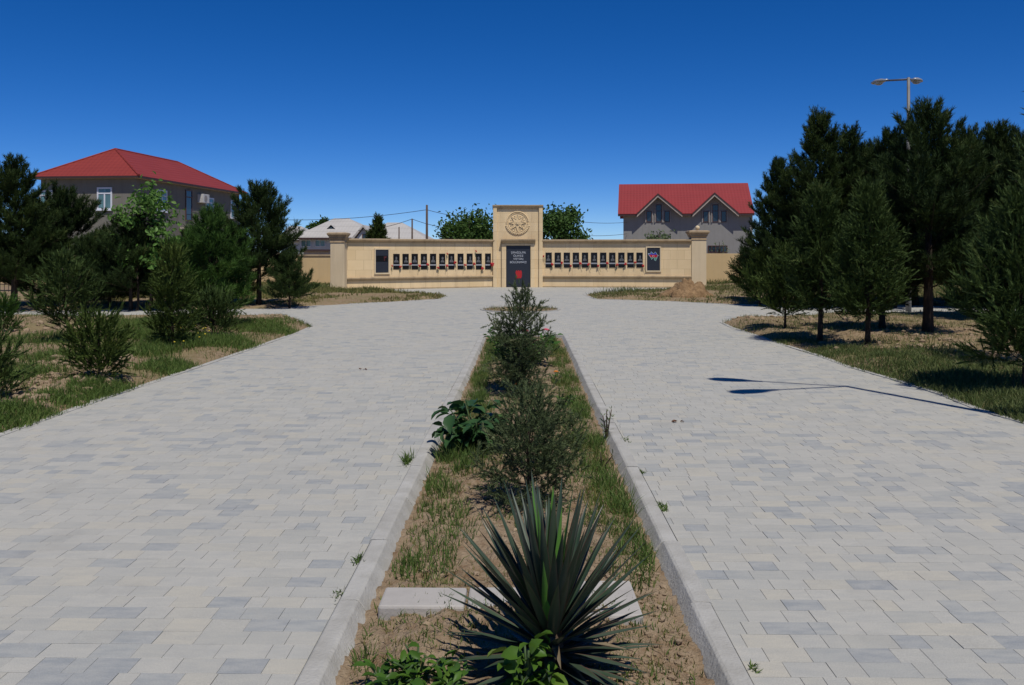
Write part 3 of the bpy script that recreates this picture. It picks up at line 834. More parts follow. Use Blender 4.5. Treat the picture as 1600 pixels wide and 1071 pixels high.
    # thin joints between the cladding slabs
wing(OL, IL, "l"); wing(IR, OR, "r")
def pillar(cx, cy, w, top, ball):
    b = MB(); h = w/2
    b.box((cx-h-.05, cy-h-.05, -.1), (cx+h+.05, cy+h+.05, .10)); b.box((cx-h, cy-h, .10), (cx+h, cy+h, top-.36))
    o = b.build("pillar", M['pillarst'], mem, bevel=.012)
    c = MB(); sec = [(.0,top-.40),(.025,top-.39),(.025,top-.36),(.0,top-.35),(.0,top-.26),(.04,top-.22),(.055,top-.15),(.11,top-.07),(.125,top-.06),(.125,top),(.05,top+.03)]
    vs = []; fs = []
    for d, z in sec:
        k = h + d; vs += [(cx-k,cy-k,z),(cx+k,cy-k,z),(cx+k,cy+k,z),(cx-k,cy+k,z)]
    for i in range(len(sec)-1):
        for k in range(4): fs.append((i*4+k, i*4+(k+1)%4, (i+1)*4+(k+1)%4, (i+1)*4+k))
    fs.append((3,2,1,0)); m_ = (len(sec)-1)*4; fs.append((m_,m_+1,m_+2,m_+3))
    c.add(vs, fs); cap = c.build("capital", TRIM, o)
    if ball:
        f = MB(); f.ball((cx, cy, top+.155), .105, 14, 10)
        f.tube([(cx,cy,top+.02),(cx,cy,top+.06)], [.07,.05], 10); f.build("ball_finial", M['pillarst'], o, smooth=True)
YL = G(527, 455)[1]; pw = .62
pillar((wx(517, YL)+wx(537, YL))/2, YL + .30, .58, P(525, 364.5, YL)[2], False)
YR = G(1092, 450)[1]
pillar((wx(1080, YR)+wx(1104, YR))/2, YR + .30, .66, P(1092, 361.5, YR)[2], True)

# emblem on the centre block
EX, EZ, ER, EY = wx(808.7, YC), P(808, 348, YC)[2], .50, YC+.08
em = MB()
def disc(mb, cx, cz, r, y0, y1, n=40, mi=0):
    ring = [(cx + r*math.cos(2*math.pi*k/n), y1, cz + r*math.sin(2*math.pi*k/n)) for k in range(n)]
    mb.prism(ring, (0, y0-y1, 0), mi)
disc(em, EX, EZ, ER, EY-.02, EY-.001)
emb = em.build("emblem", LIME, mem, bevel=.004)
def star(n, r1, r2, cx, cz, y, off=0.):
    return [(cx + (r1 if k % 2 == 0 else r2)*math.sin(math.pi*k/n + off), y, cz + (r1 if k % 2 == 0 else r2)*math.cos(math.pi*k/n + off)) for k in range(2*n)]
r_ = MB()
for rr, tr_ in ((ER-.005, .024), (ER-.075, .012)):
    ring = [(EX + rr*math.cos(2*math.pi*k/48), EY-.03, EZ + rr*math.sin(2*math.pi*k/48)) for k in range(49)]
    r_.tube(ring, tr_, 6)
for k in range(40):
    a = 2*math.pi*k/40; r_.ball((EX+(ER-.04)*math.cos(a), EY-.025, EZ+(ER-.04)*math.sin(a)), .018, 6, 4)
r_.build("emblem_ring", LIME, emb, smooth=True)
s_ = MB(); st = star(8, .385, .17, EX, EZ, EY-.021); s_.prism(st, (0,-.022,0))
for k in range(16):                           # raised outline of the star
    p_, q_ = st[k], st[(k+1) % 16]; s_.tube([(p_[0], EY-.05, p_[2]), (q_[0], EY-.05, q_[2])], .014, 5)
for k in range(8):
    a = math.pi*(2*k+1)/8; s_.ball((EX+.32*math.sin(a), EY-.03, EZ+.32*math.cos(a)), .026, 8, 6)
s_.build("emblem_star", LIME, emb)
f_ = MB(); disc(f_, EX, EZ, .12, EY-.062, EY-.044, 24)
fl = [(0,.115),(.035,.05),(.075,.075),(.07,-.02),(.045,-.085),(0,-.10),(-.045,-.085),(-.07,-.02),(-.06,.06),(-.03,.03)]
f_.prism([(EX+x*.8, EY-.064, EZ+z*.8) for x, z in fl][::-1], (0,-.025,0)); f_.build("emblem_flame", LIME, emb, bevel=.004)
wz_ = MB()
for sgn in (-1, 1):
    for k in range(9):
        a = math.radians(-90 + sgn*(6 + k*8.5)); wz_.ball((EX+(ER+.03)*math.cos(a), EY-.025, EZ+(ER+.03)*math.sin(a)), .05, 8, 6, (1,.5,.7))
wz_.build("emblem_wreath", LIME, emb, smooth=True)

# inscription panel in the centre block
ip = empty("inscription_panel", ((dl+dr)/2, YC+.04, 0), "tall dark granite panel with a white inscription and red tulip in the central block", "memorial panel")
b = MB(); b.box((dl+.003, YC+.03, .02), (dr-.003, YC+.077, dt-.003)); b.build("slab", M['granite'], ip)
def text(body, size, x, y, z, mat, parent, name):
    c = bpy.data.curves.new(name, 'FONT'); c.body = body; c.size = size; c.align_x = 'CENTER'; c.align_y = 'CENTER'; c.extrude = .003
    c.offset = .0012
    t_ = bpy.data.objects.new("lettering_outline", c); COL.objects.link(t_); bpy.context.view_layer.update()
    me = bpy.data.meshes.new_from_object(t_.evaluated_get(bpy.context.evaluated_depsgraph_get())); bpy.data.objects.remove(t_); bpy.data.curves.remove(c)
    me.name = name; me.materials.clear(); me.materials.append(mat); o = bpy.data.objects.new(name, me); COL.objects.link(o)
    o.parent = parent; w = wloc(parent); o.location = (x-w[0], y-w[1], z-w[2]); o.rotation_euler = (math.pi/2, 0, 0); return o
cx_ = (dl+dr)/2
for i, (ln, sz) in enumerate((("ŞƏHİDLƏR", .132), ("ÖLMƏZ", .132), ("VƏTƏN", .132), ("BÖLÜNMƏZ!", .132))):
    text(ln, sz, cx_, YC+.026, P(809, 395.2 + 5.0*i, YC)[2], M['letters'], ip, "lettering")
b = MB(); zc = P(810, 429, YC)[2]; tx = wx(810.5, YC)
for dx, wdt in ((-.075, .07), (0, .085), (.075, .07)):
    pts = []
    for k in range(14):
        a = 2*math.pi*k/14; pts.append((tx+dx*(1.0 if math.sin(a) < .3 else 1.25) + wdt*math.cos(a)*(.8 if math.sin(a) > 0 else 1), YC+.029 - (.004 if dx == 0 else 0), zc + .19*math.sin(a)))
    b.prism(pts, (0, -.005, 0))
tl = b.build("tulip", M['red'], ip)
b = MB(); b.tube([(tx, YC+.026, zc-.17), (tx+.02, YC+.026, zc-.42)], .016, 6); b.build("tulip_stem", M['stem'], ip)

# portrait plaques, name strips and carnations
def plaque(a, e, n, s, zb, w, h, seed, label):
    rg = random.Random(seed); c = a + e*s
    root = empty("portrait_plaque", (c[0], c[1], zb), label, "plaque", "portrait plaques on the memorial wall")
    up = np.array([0,0,1.])
    b = MB(); b.obox(c - e*w/2 + n*.022 + up*zb, e*w, -n*.02, up*h); b.build("slab", M['blackgranite'], root, bevel=.004)
    # engraved head and shoulders
    b = MB(); o = c + n*.023; hz = zb + h*rg.uniform(.70, .75); hw, hh = w*rg.uniform(.13, .17), h*.095; sw = w*rg.uniform(.28, .38)
    ox = rg.uniform(-.02, .02)
    head = [o + e*(ox + hw*math.cos(t)) + up*(hz + hh*math.sin(t)) for t in np.linspace(0, 2*math.pi, 17)[:-1]]
    b.prism(head, n*.002)
    sh = [(-1,0),(-.95,.45),(-.55,.8),(-.25,.95),(-.2,1.15),(.2,1.15),(.25,.95),(.55,.8),(.95,.45),(1,0)]
    zs = zb + h*.44; b.prism([o + e*(ox + sw*x) + up*(zs + (hz-hh-zs)*z*.98) for x, z in sh][::-1], n*.002)
    b.build("portrait", M['engraved'], root)
    b = MB(); b.obox(c - e*w*.52 + n*.033 + up*(zb + h*.235), e*w*1.04, -n*.010, up*h*.085); b.build("name_strip", M['strip'], root)
def carnation(c, e, n, zb, seed, label, big=1.):
    rg = random.Random(seed); up = np.array([0,0,1.]); b = MB()
    o = c + n*.06 + up*zb; t = rg.uniform(-.10, .10)
    b.tube([o + up*-.26 + e*t, o], .008, 5, 0)
    for k in range(5):
        q = o + e*rg.uniform(-.03,.03)*big + up*rg.uniform(-.025,.035)*big + n*rg.uniform(0,.03)
        b.ball(q, .036*big, 7, 5, (1,1,.8), 1)
    ob = b.build("carnation", [M['stem'], M['red']]); tag(ob, label, "flower", "red carnations on the memorial wall")
ords = ["first","second","third","fourth","fifth","sixth","seventh","eighth","ninth","tenth","eleventh"]
eL, nL, LL = wing_frame(OL, IL); eR, nR, LR = wing_frame(IR, OR)
def on_line(px, a, e):                     # distance along a wing line at photo column px
    d = ray(px, HOR); A = np.array([[e[0], -d[0]],[e[1], -d[1]]]); return np.linalg.solve(A, -a[:2])[0]
for i in range(11):
    px = 619.3 + 14.3*i; s = on_line(px, OL, eL); c = OL + eL*s
    zb = P(px, 421, c[1])[2]; h = P(px, 397 - .06*i, c[1])[2] - zb
    plaque(OL, eL, nL, s, zb, .292, h, 50+i, f"{ords[10-i]} portrait plaque left of the central block, on the left wing" if i < 10 else "portrait plaque nearest the central block on the left wing")
    carnation(OL + eL*(s + (.20 if i % 3 else .16)), eL, nL, zb + h*[.12,.35,.2,.3,.1,.22,.42,.26,.34,.05,.3][i], 80+i, f"red carnation tucked beside the {ords[10-i]} portrait plaque left of the central block", 1.9 if i == 10 else 1.15)
    px = 857.4 + 14.2*i; s = on_line(px, IR, eR); c = IR + eR*s
    zb = P(px, 418.3, c[1])[2]; h = P(px, 395, c[1])[2] - zb
    plaque(IR, eR, nR, s, zb, .282, h, 70+i, f"{ords[i]} portrait plaque right of the central block, on the right wing" if i else "portrait plaque nearest the central block on the right wing")
    carnation(IR + eR*(s + (.2 if i % 2 else .17)), eR, nR, zb + h*[.2,.3,.12,.28,.2,.1,.3,.16,.24,.3,.1][i], 100+i, f"red carnation tucked beside the {ords[i]} portrait plaque right of the central block", 1.2)
for k, (px, py, t) in enumerate(((597.5+14.2, 416, "red carnation left of the outermost plaque on the left wing"), (697.8, 397, "dark red carnation above the row at the left wing's middle"), (742.5, 393, "thin stemmed carnation standing above the left wing's plaque row"))):
    s = on_line(px, OL, eL); c = OL + eL*s; carnation(c, eL, nL, P(px, py, c[1])[2], 130+k, t, .8)
s = on_line(848.8, IR, eR); s = max(s, .06); c = IR + eR*s; carnation(c, eR, nR, P(848.8, 401, c[1])[2], 140, "red carnation between the central block and the right wing's plaques", .9)

def side_panel(a, e, n, px0, px1, pt, pb, label):
    s0, s1 = on_line(px0, a, e), on_line(px1, a, e); c = a + e*(s0+s1)/2; up = np.array([0,0,1.])
    z0, z1 = P(px0, pb, c[1])[2], P(px0, pt, c[1])[2]
    root = empty("granite_panel", (c[0], c[1], z0), label, "memorial panel", "dark panels at the outer ends of the wings")
    b = MB(); b.obox(a + e*s0 + n*.03 + up*z0, e*(s1-s0), -n*.028, up*(z1-z0)); b.build("slab", M['granite'], root, bevel=.004)
    b = MB(); t = .06
    for q0, q1, zz0, zz1 in ((s0-t, s0-.002, z0-t, z1+t), (s1+.002, s1+t, z0-t, z1+t), (s0-.002, s1+.002, z0-t, z0-.002), (s0-.002, s1+.002, z1+.002, z1+t)):
        b.obox(a + e*q0 + n*.05 + up*zz0, e*(q1-q0), -n*.048, up*(zz1-zz0))
    b.build("frame", M['pillarst'], root, bevel=.003)
    return root, s0, s1, z0, z1
rt, s0, s1, z0, z1 = side_panel(OL, eL, nL, 586.5, 606.5, 390.5, 426.5, "dark granite panel with a black picture band near the left pillar")
up = np.array([0,0,1.])
b = MB(); b.obox(OL + eL*(s0+.03) + nL*.034 + up*(z0+.48*(z1-z0)), eL*(s1-s0-.06), -nL*.003, up*(z1-z0)*.26); b.build("picture_band", M['blackgranite'], rt)
b = MB(); q = s0 + .72*(s1-s0)
for k in range(6):
    t = random.Random(k); b.ball(OL + eL*(q + t.uniform(-.05,.05)) + nL*.036 + up*(z0+(z1-z0)*t.uniform(.53,.7)), .03, 7, 5, (1,.3,1))
b.build("red_motif", plain("dark_red_motif", (.10,.008,.012), None, .6, 20, 0), rt)
rt, s0, s1, z0, z1 = side_panel(IR, eR, nR, 1011, 1031, 387.5, 423, "dark granite panel with a flag coloured map near the right pillar")
MAP = [(45.0,41.25),(45.6,41.2),(46.5,41.05),(46.3,41.75),(46.75,41.85),(47.3,41.3),(47.9,41.2),(48.6,41.85),(49.1,41.3),(49.5,40.7),(50.35,40.35),(49.5,40.2),(49.35,39.4),(49.0,39.2),(48.85,38.45),(48.0,38.8),(48.3,39.35),(47.8,39.65),(46.55,38.9),(46.5,39.55),(45.9,40.2),(45.4,40.6)]
def clip(poly, lo, hi):
    def half(pl, f):
        out = []
        for p_, q_ in zip(pl, pl[1:] + pl[:1]):
            fp, fq = f(p_), f(q_)
            if fp >= 0: out.append(p_)
            if fp * fq < 0: t = fp/(fp-fq); out.append((p_[0]+t*(q_[0]-p_[0]), p_[1]+t*(q_[1]-p_[1])))
        return out
    return half(half(poly, lambda p_: p_[1]-lo), lambda p_: hi-p_[1])
ms = (s1-s0)*.86/5.35; mc = (s0+s1)/2; mz = z0 + (z1-z0)*.63
def mp(lon, lat, d): return IR + eR*(mc + (lon-47.67)*ms) + nR*d + up*(mz + (lat-40.2)*ms*1.28)
for nm, mt, lo, hi in (("map_blue_band", 'flagblue', 40.75, 43), ("map_red_band", 'flagred', 39.75, 40.75), ("map_green_band", 'flaggreen', 38, 39.75)):
    b = MB(); b.prism([mp(x, y, .0305) for x, y in clip(MAP, lo, hi)][::-1], nR*.002); b.build(nm, M[mt], rt)
b = MB(); pts = [mp(x, y, .033) for x, y in MAP]; b.tube(pts + [pts[0]], .009, 5); b.build("map_outline", M['outline'], rt)
b = MB()
arc = [(math.cos(t), math.sin(t)) for t in np.linspace(.6, 2*math.pi-.6, 14)]; inn = [(.28+.78*math.cos(t), .78*math.sin(t)) for t in np.linspace(2*math.pi-.75, .75, 14)]
b.prism([mp(47.5+x*.36, 40.25+y*.3, .0335) for x, y in arc+inn][::-1], nR*.002)
b.prism([mp(48.05+(.2 if k % 2 == 0 else .09)*math.cos(math.pi*k/8), 40.25+(.17 if k % 2 == 0 else .08)*math.sin(math.pi*k/8), .0335) for k in range(16)][::-1], nR*.002)
b.build("crescent_and_star", M['white'], rt)

# ------------------------------------------------------------------ soil heap beside the right pillar
hp = base_of(1082, 466); Rm = 40/F*hp[1]; Hm = P(1075, 441, hp[1]+.4)[2]
V_, f_ = [], []
n, m = 48, 16
for k in range(m+1):
    for j in range(n):
        a = 2*math.pi*j/n; r = k/m; nn = noise.fractal(Vector((math.cos(a)*r*3, math.sin(a)*r*3, 4.)), .8, 2, 5)
        z = Hm*(1-r**1.5)*(1 + .25*nn) + .07*nn*(1-r*.5) - .05*(r > .95)
        V_.append((hp[0]-.12 + math.cos(a)*r*Rm*(1+.2*nn)*(1.15 if math.cos(a) > 0 else 1), hp[1]+.5 + math.sin(a)*r*Rm*.8, hp[2]-.03+z))
for k in range(m):
    for j in range(n): f_.append((k*n+j, (k+1)*n+j, (k+1)*n+(j+1)%n, k*n+(j+1)%n))
o = mesh("soil_heap", V_, [np.array(f_)], M['mound'], smooth=True); tag(o, "heap of loose brown soil in front of the right pillar", "soil heap")

# ------------------------------------------------------------------ boundary wall, iron fence
bw = empty("boundary_wall", (-14, 44, 0), "plain ochre boundary wall running left behind the memorial wall", "wall")
b = MB(); Yb = 43.0; ztop = P(490, 398.5, Yb)[2]
b.box((-32, Yb, -.3), (wx(530, Yb), Yb+.3, ztop-.06)); b.build("wall_body", M['yellowwall'], bw)
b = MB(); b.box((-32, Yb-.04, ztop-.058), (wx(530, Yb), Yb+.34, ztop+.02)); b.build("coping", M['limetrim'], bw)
bw = empty("boundary_wall", (12, 44, 0), "plain ochre boundary wall running right behind the trees", "wall")
b = MB(); Yb = 43.4; ztop = P(1140, 396.5, Yb)[2]
b.box((wx(1090, Yb), Yb, -.3), (38, Yb+.3, ztop)); b.build("wall_body", M['yellowwall'], bw, bevel=.01)

fe = empty("iron_fence", (-21, 33, 0), "black iron bar fence behind the pines at the far left", "fence")
x0f, x1f, Yf = -27.0, -11.5, 33.0
bars = MB()
for k in range(98):
    x = x0f + (x1f-x0f)*(k+.5)/98; bars.tube([(x, Yf, .08), (x, Yf, 1.18)], .011, 5)
bars.build("bars", M['iron'], fe)
b = MB(); b.box((x0f, Yf-.02, .16), (x1f, Yf+.02, .2)); b.box((x0f, Yf-.02, 1.05), (x1f, Yf+.02, 1.09)); b.build("rails", M['iron'], fe)
for k in range(8):
    x = x0f + (x1f-x0f)*k/7; b = MB(); b.box((x-.04, Yf-.04, -.2), (x+.04, Yf+.04, 1.3)); b.box((x-.05, Yf-.05, 1.3), (x+.05, Yf+.05, 1.33)); b.build("post", M['iron'], fe)

# ------------------------------------------------------------------ windows for houses
def window(name, parent, o, e, n, w, h, frame_m, pane_m, bars=1, transom=.0, sill=None, t=.06, label=None):
    """o = lower left corner on the wall face; e along, n outward"""
    up = np.array([0,0,1.]); fr = MB()
    def bar(s0, s1, z0, z1, d=.05): fr.obox(o + e*s0 + up*z0 + n*d, e*(s1-s0), -n*(d-.004), up*(z1-z0))
    bar(0, t, 0, h); bar(w-t, w, 0, h); bar(t, w-t, 0, t); bar(t, w-t, h-t, h)
    for k in range(1, bars+1): x = w*k/(bars+1); bar(x-t*.45, x+t*.45, t, (h-t) if not transom else h*transom, .045)
    if transom: bar(t, w-t, h*transom, h*transom+t*.9, .045)
    f = fr.build(name, frame_m, parent)
    p_ = MB(); p_.obox(o + e*t*.5 + up*t*.5 + n*.02, e*(w-t), -n*.015, up*(h-t)); p_.build("pane", pane_m, f)
    if sill:
        s = MB(); s.obox(o - e*.06 + n*.12 + up*-.07, e*(w+.12), -n*.118, up*.066); s.build("sill", sill, f)
    return f

# ------------------------------------------------------------------ grey house on the left
EZ_ = 6.2
Bc = P(217, 275, 53.2); Bc = np.array([Bc[0], 53.2, 0]); eave = P(217, 274.5, 53.2)[2]
e2 = np.array([.106, .9944, 0]); e1 = np.array([-.9944, .106, 0])
Wd, Ln = 6.9, 16.0
lh = empty("grey_house", tuple(Bc + e1*Wd/2 + e2*Ln/2), "grey rendered house with red hipped roof behind the left pines", "house")
def hpt(a, c, z): return Bc + e1*a + e2*c + np.array([0,0,z])
ov = .42
b = MB(); b.prism([hpt(ov,ov,-.3), hpt(ov,Ln-ov,-.3), hpt(Wd-ov,Ln-ov,-.3), hpt(Wd-ov,ov,-.3)][::-1], (0,0,eave+.3-.13))
b.build("wall", M['greyhouse'], lh)
rz = P(174, 232.5, Bc[1] + 3.6)[2]
c0, c1, c2_, c3 = hpt(0,0,eave), hpt(0,Ln,eave), hpt(Wd,Ln,eave), hpt(Wd,0,eave)
r0, r1 = hpt(Wd/2, Wd*.5, rz), hpt(Wd/2, Ln-Wd*.62, rz)
b = MB(); b.add([c0,c1,c2_,c3,r0,r1], [(0,4,3),(0,1,5,4),(1,2,5),(2,3,4,5)])
rf = b.build("roof", M['redroof'], lh)
b = MB()
for p_, q_ in ((c0,c1),(c1,c2_),(c2_,c3),(c3,c0)):
    d = unit(q_-p_); nrm = np.array([-d[1], d[0], 0]) * .05
    b.obox(p_ + np.array([0,0,-.13]) , q_-p_, nrm if False else -nrm*-1, np.array([0,0,.125]))
b.build("fascia", M['fascia'], rf)
b = MB(); b.prism([hpt(.06,.06,eave-.13), hpt(.06,Ln-.06,eave-.13), hpt(Wd-.06,Ln-.06,eave-.13), hpt(Wd-.06,.06,eave-.13)][::-1], (0,0,.02)); b.build("soffit", M['soffit'], rf)
b = MB(); b.tube([r0, c0 + np.array([0,0,.03])], .07, 6); b.tube([r0, r1], .07, 6); b.tube([r0, c3], .07, 6); b.tube([r1, c1], .07, 6); b.build("ridge_caps", M['redroof'], rf)
def on_plane(px, py, p0, n):
    d = ray(px, py); o = np.array([0,0,EYE]); t = ((p0 - o) @ n) / (d @ n); return o + d*t
fn = -e2; fp = hpt(ov, ov, 0)              # front face
for (pa, pb_, pt_, pbm) in ((152, 175.5, 293, 328), (62, 83, 297.5, 328)):
    a_, b__ = on_plane(pa, pbm, fp, fn), on_plane(pb_, pt_, fp, fn)
    window("window", lh, np.array([a_[0], a_[1], a_[2]]), -e1, fn, abs((b__-a_) @ e1), b__[2]-a_[2], M['whiteframe'], M['pane'], 1, .70, M['whiteframe'], .09)
sn = -e1; spt = hpt(ov, ov, 0)              # right face
for (pa, pb_, pt_, pbm) in ((244.5, 257, 298, 330), (321, 332.5, 310, 337), (360, 370, 314, 340)):
    a_, b__ = on_plane(pa, pbm, spt, sn), on_plane(pb_, pt_, spt, sn)
    w_ = min(1.5, abs((b__-a_) @ e2)); window("window", lh, np.array([a_[0], a_[1], b__[2]-1.35]), e2, sn, 1.3, 1.35, M['whiteframe'], M['pane'], 1, .70, M['whiteframe'], .09)
a_ = on_plane(289.5, 336, spt, sn)
d_ = window("door", lh, np.array([a_[0], a_[1], a_[2]-.4]), e2, sn, .95, 2.1, M['brownframe'], M['darkpane'], 0, .75, None, .08)
a_ = on_plane(308, 317, spt, sn)
ac = MB(); ac.obox(a_ + sn*.45, e2*.95, -sn*.44, np.array([0,0,.6])); aco = ac.build("air_conditioner", M['ac'], lh, bevel=.02)
ac = MB(); cc = a_ + sn*.452 + e2*.38 + np.array([0,0,.3])
ring = [cc + (e2*math.cos(t) + np.array([0,0,1.])*math.sin(t))*.22 for t in np.linspace(0, 2*math.pi, 21)[:-1]]
ac.prism(ring, sn*.01); ac.build("fan_grille", M['stoneframe'], aco)
# storey band and balcony slab on the right face
a_ = on_plane(281, 347, spt, sn); b__ = on_plane(352, 347, spt, sn)
bal = MB(); bal.obox(np.array([a_[0],a_[1],3.1]) + sn*.9, e2*5.2, -sn*.89, np.array([0,0,.14])); blo = bal.build("balcony", M['soffit'], lh)
br = MB()
for zz in (.55, 1.0): br.tube([np.array([a_[0],a_[1],3.2+zz]) + sn*.85, np.array([a_[0],a_[1],3.2+zz]) + sn*.85 + e2*5.2], .02, 5)
for k in range(7): q = np.array([a_[0],a_[1],3.2]) + sn*.85 + e2*(5.2*k/6); br.tube([q, q+np.array([0,0,1.0])], .018, 5)
br.build("railing", M['iron'], blo)

# ------------------------------------------------------------------ dormer house on the right
YH = 85.0; HR = math.radians(8); hsn, hcs = math.sin(HR), math.cos(HR)
hX0 = wx(974, YH)
rh = empty("gabled_house", (hX0, YH, 0), "dark grey house with crimson tiled roof and two gabled dormers", "house")
def hw(px, off=0.):              # position along the turned front, as an unturned x
    r = ray(px, HOR); r = r[0] / r[1]
    X, Y_ = hX0 - off*hsn, YH - off*hcs
    return hX0 + (r*Y_ - X) / (hcs + r*hsn)
def hz(px, py, off=0.): return P(px, py, YH - off*hcs - (hw(px, off) - hX0)*hsn)[2]
hx0, hx1 = hX0, hw(1176); ez = hz(1000, 335, .5)
b = MB(); b.box((hx0, YH, -.3), (hx1, YH+9, ez+.1)); b.build("wall", M['greyhouse2'], rh)
ridY, ridZ = YH+4.5, P(1070, 289, YH+3.8)[2]
rx0, rx1 = hw(965.5, .6), hw(1179, .6)
e0, e9 = YH-.6, YH+9.6; ezb = ez - .05
slope = (ridZ-ezb)/(ridY-e0)
DORM = []
for cpx, ap, lo_, hi_ in ((1028, 304, 995, 1066), (1116.5, 302.5, 1082, 1154)):
    DORM.append((cpx, hw(cpx, .6), hz(cpx, ap, .6), hw(lo_, .6), hw(hi_, .6)))
b = MB(); vs = [(rx0,e0,ezb)]
for cpx, cxx, az, xl_, xr_ in DORM:
    vs += [(xl_,e0,ezb), (cxx, e0+(az-.06-ezb)/slope, az-.06), (xr_,e0,ezb)]
vs += [(rx1,e0,ezb),(rx1,ridY,ridZ),(rx0,ridY,ridZ)]; n_ = len(vs)
b.add(vs + [(rx1,e9,ezb),(rx0,e9,ezb)], [tuple(range(n_)), (n_-1,n_-2,n_,n_+1)])
ry = b.build("roof", M['redroof2'], rh); sm = ry.modifiers.new("thickness", 'SOLIDIFY'); sm.thickness = .10; sm.offset = 1
b = MB(); xs_ = [rx0] + [q for d in DORM for q in (d[3], d[4])] + [rx1]
for k in range(0, len(xs_), 2):
    b = MB(); b.box((xs_[k], e0-.03, ezb-.14), (xs_[k+1], e0-.002, ezb+.02)); b.build("fascia", M['fascia'], ry)
    b = MB(); b.box((xs_[k]+.05, e0+.02, ezb-.12), (xs_[k+1]-.05, YH-.003, ezb-.08)); b.build("soffit", M['soffit'], ry)
for xx in (hx0, hx1-.02):
    b = MB(); b.prism([(xx, YH+.2, ez), (xx, YH+8.8, ez), (xx, ridY, ridZ-.15)], (.02,0,0)); b.build("gable_end", M['greyhouse2'], rh)
for cpx, cxx, az, xl_, xr_ in DORM:
    yb = e0 + (az-ezb)/slope + .2
    dz = -.12
    b = MB(); b.add([(xl_,e0-.12,ezb+.02),(cxx,e0-.12,az),(xr_,e0-.12,ezb+.02),(cxx,yb,az),(xl_,e0+.1,ezb+.06),(xr_,e0+.1,ezb+.06)], [(0,1,3,4),(1,2,5,3)])
    dm = b.build("dormer", M['redroof2'], rh); s2 = dm.modifiers.new("thickness", 'SOLIDIFY'); s2.thickness = .10; s2.offset = 1
    b = MB()
    for (xa, za, xb, zb_) in ((xl_, ezb+.0, cxx, az-.02), (xr_, ezb+.0, cxx, az-.02)):
        q = [(xa,e0-.14,za-.24),(cxx,e0-.14,zb_-.24),(cxx,e0-.14,zb_-.06),(xa,e0-.14,za-.06)]
        b.prism(q if xa > cxx else q[::-1], (0,.06,0))
    b.build("bargeboard", M['soffit'], dm)
    b = MB()
    for (xa, za, xb, zb_) in ((xl_, ezb+.0, cxx, az-.02), (xr_, ezb+.0, cxx, az-.02)):
        q = [(xa,e0-.17,za-.06),(cxx,e0-.17,zb_-.06),(cxx,e0-.17,zb_+.10),(xa,e0-.17,za+.10)]
        b.prism(q if xa > cxx else q[::-1], (0,.09,0))
    b.build("fascia", M['fascia'], dm)
    k = (az-.2-ez)/(az-ezb)
    b = MB(); b.prism([(cxx-(cxx-xl_)*k, YH, ez+.1), (cxx+(xr_-cxx)*k, YH, ez+.1), (cxx, YH, az-.15)], (0,.25,0)); b.build("gable_wall", M['greyhouse2'], dm)
    ex = np.array([1.,0,0]); fn_ = np.array([0,-1.,0])
    for dx0, dx1, t0, t1 in ((-18, -9.5, 330, 347.5), (-3.5, 6, 320, 347.5), (10, 18.5, 330, 347.5)):
        xa = hw(cpx+dx0); w_ = hw(cpx+dx1)-xa; zb_ = hz(cpx, t1); h_ = hz(cpx, t0)-zb_
        fw = window("window", rh, np.array([xa, YH-.002, zb_]), ex, fn_, w_, h_, M['brownframe'], M['darkpane'], 0, .62 if h_ > 1.3 else 0, None, .06)
        jb = MB()
        for sx in (xa-.11, xa+w_+.01): jb.box((sx, YH-.1, zb_-.02), (sx+.1, YH-.003, zb_+h_+.02))
        jb.build("jamb", M['stoneframe'], fw)
xa = hw(1106); zb_ = hz(1106, 395)
window("window", rh, np.array([xa, YH-.002, zb_]), np.array([1.,0,0]), np.array([0,-1.,0]), hw(1136.5)-xa, hz(1106, 384)-zb_, M['brownframe'], M['darkpane'], 4, 0, None, .07)
rh.rotation_euler.z = -HR

# ------------------------------------------------------------------ pale houses beyond the left wing
def hip_house(name, pxl, pxr, eave_py, ridge_pl, ridge_pr, ridge_py, Y, depth, label, wall='whitehouse', over=.5):
    x0, x1 = wx(pxl, Y), wx(pxr, Y); ez = P(pxl, eave_py, Y)[2]; ym = Y + depth/2; rz = P(ridge_pl, ridge_py, ym)[2]
    root = empty(name, ((x0+x1)/2, Y, 0), label, "house")
    b = MB(); b.box((x0+over, Y+over, -.3), (x1-over, Y+depth-over, ez-.05)); b.build("wall", M[wall], root)
    a, c = wx(ridge_pl, ym), wx(ridge_pr, ym)
    b = MB(); b.add([(x0,Y,ez),(x1,Y,ez),(x1,Y+depth,ez),(x0,Y+depth,ez),(a,ym,rz),(c,ym,rz)], [(0,1,5,4),(1,2,5),(2,3,4,5),(3,0,4)])
    r = b.build("roof", M['asbestos'], root)
    b = MB(); b.box((x0, Y-.03, ez-.16), (x1, Y-.001, ez-.0)); b.build("fascia", M['fascia'], r)
    return root, r, x0, x1, ez, rz
h1, r1_, x0, x1, ez, rz = hip_house("pale_house", 456, 592, 371.5, 522, 545, 341.5, 76, 12, "pale house with a dusty hipped roof and tiny dormer, left of the gable")
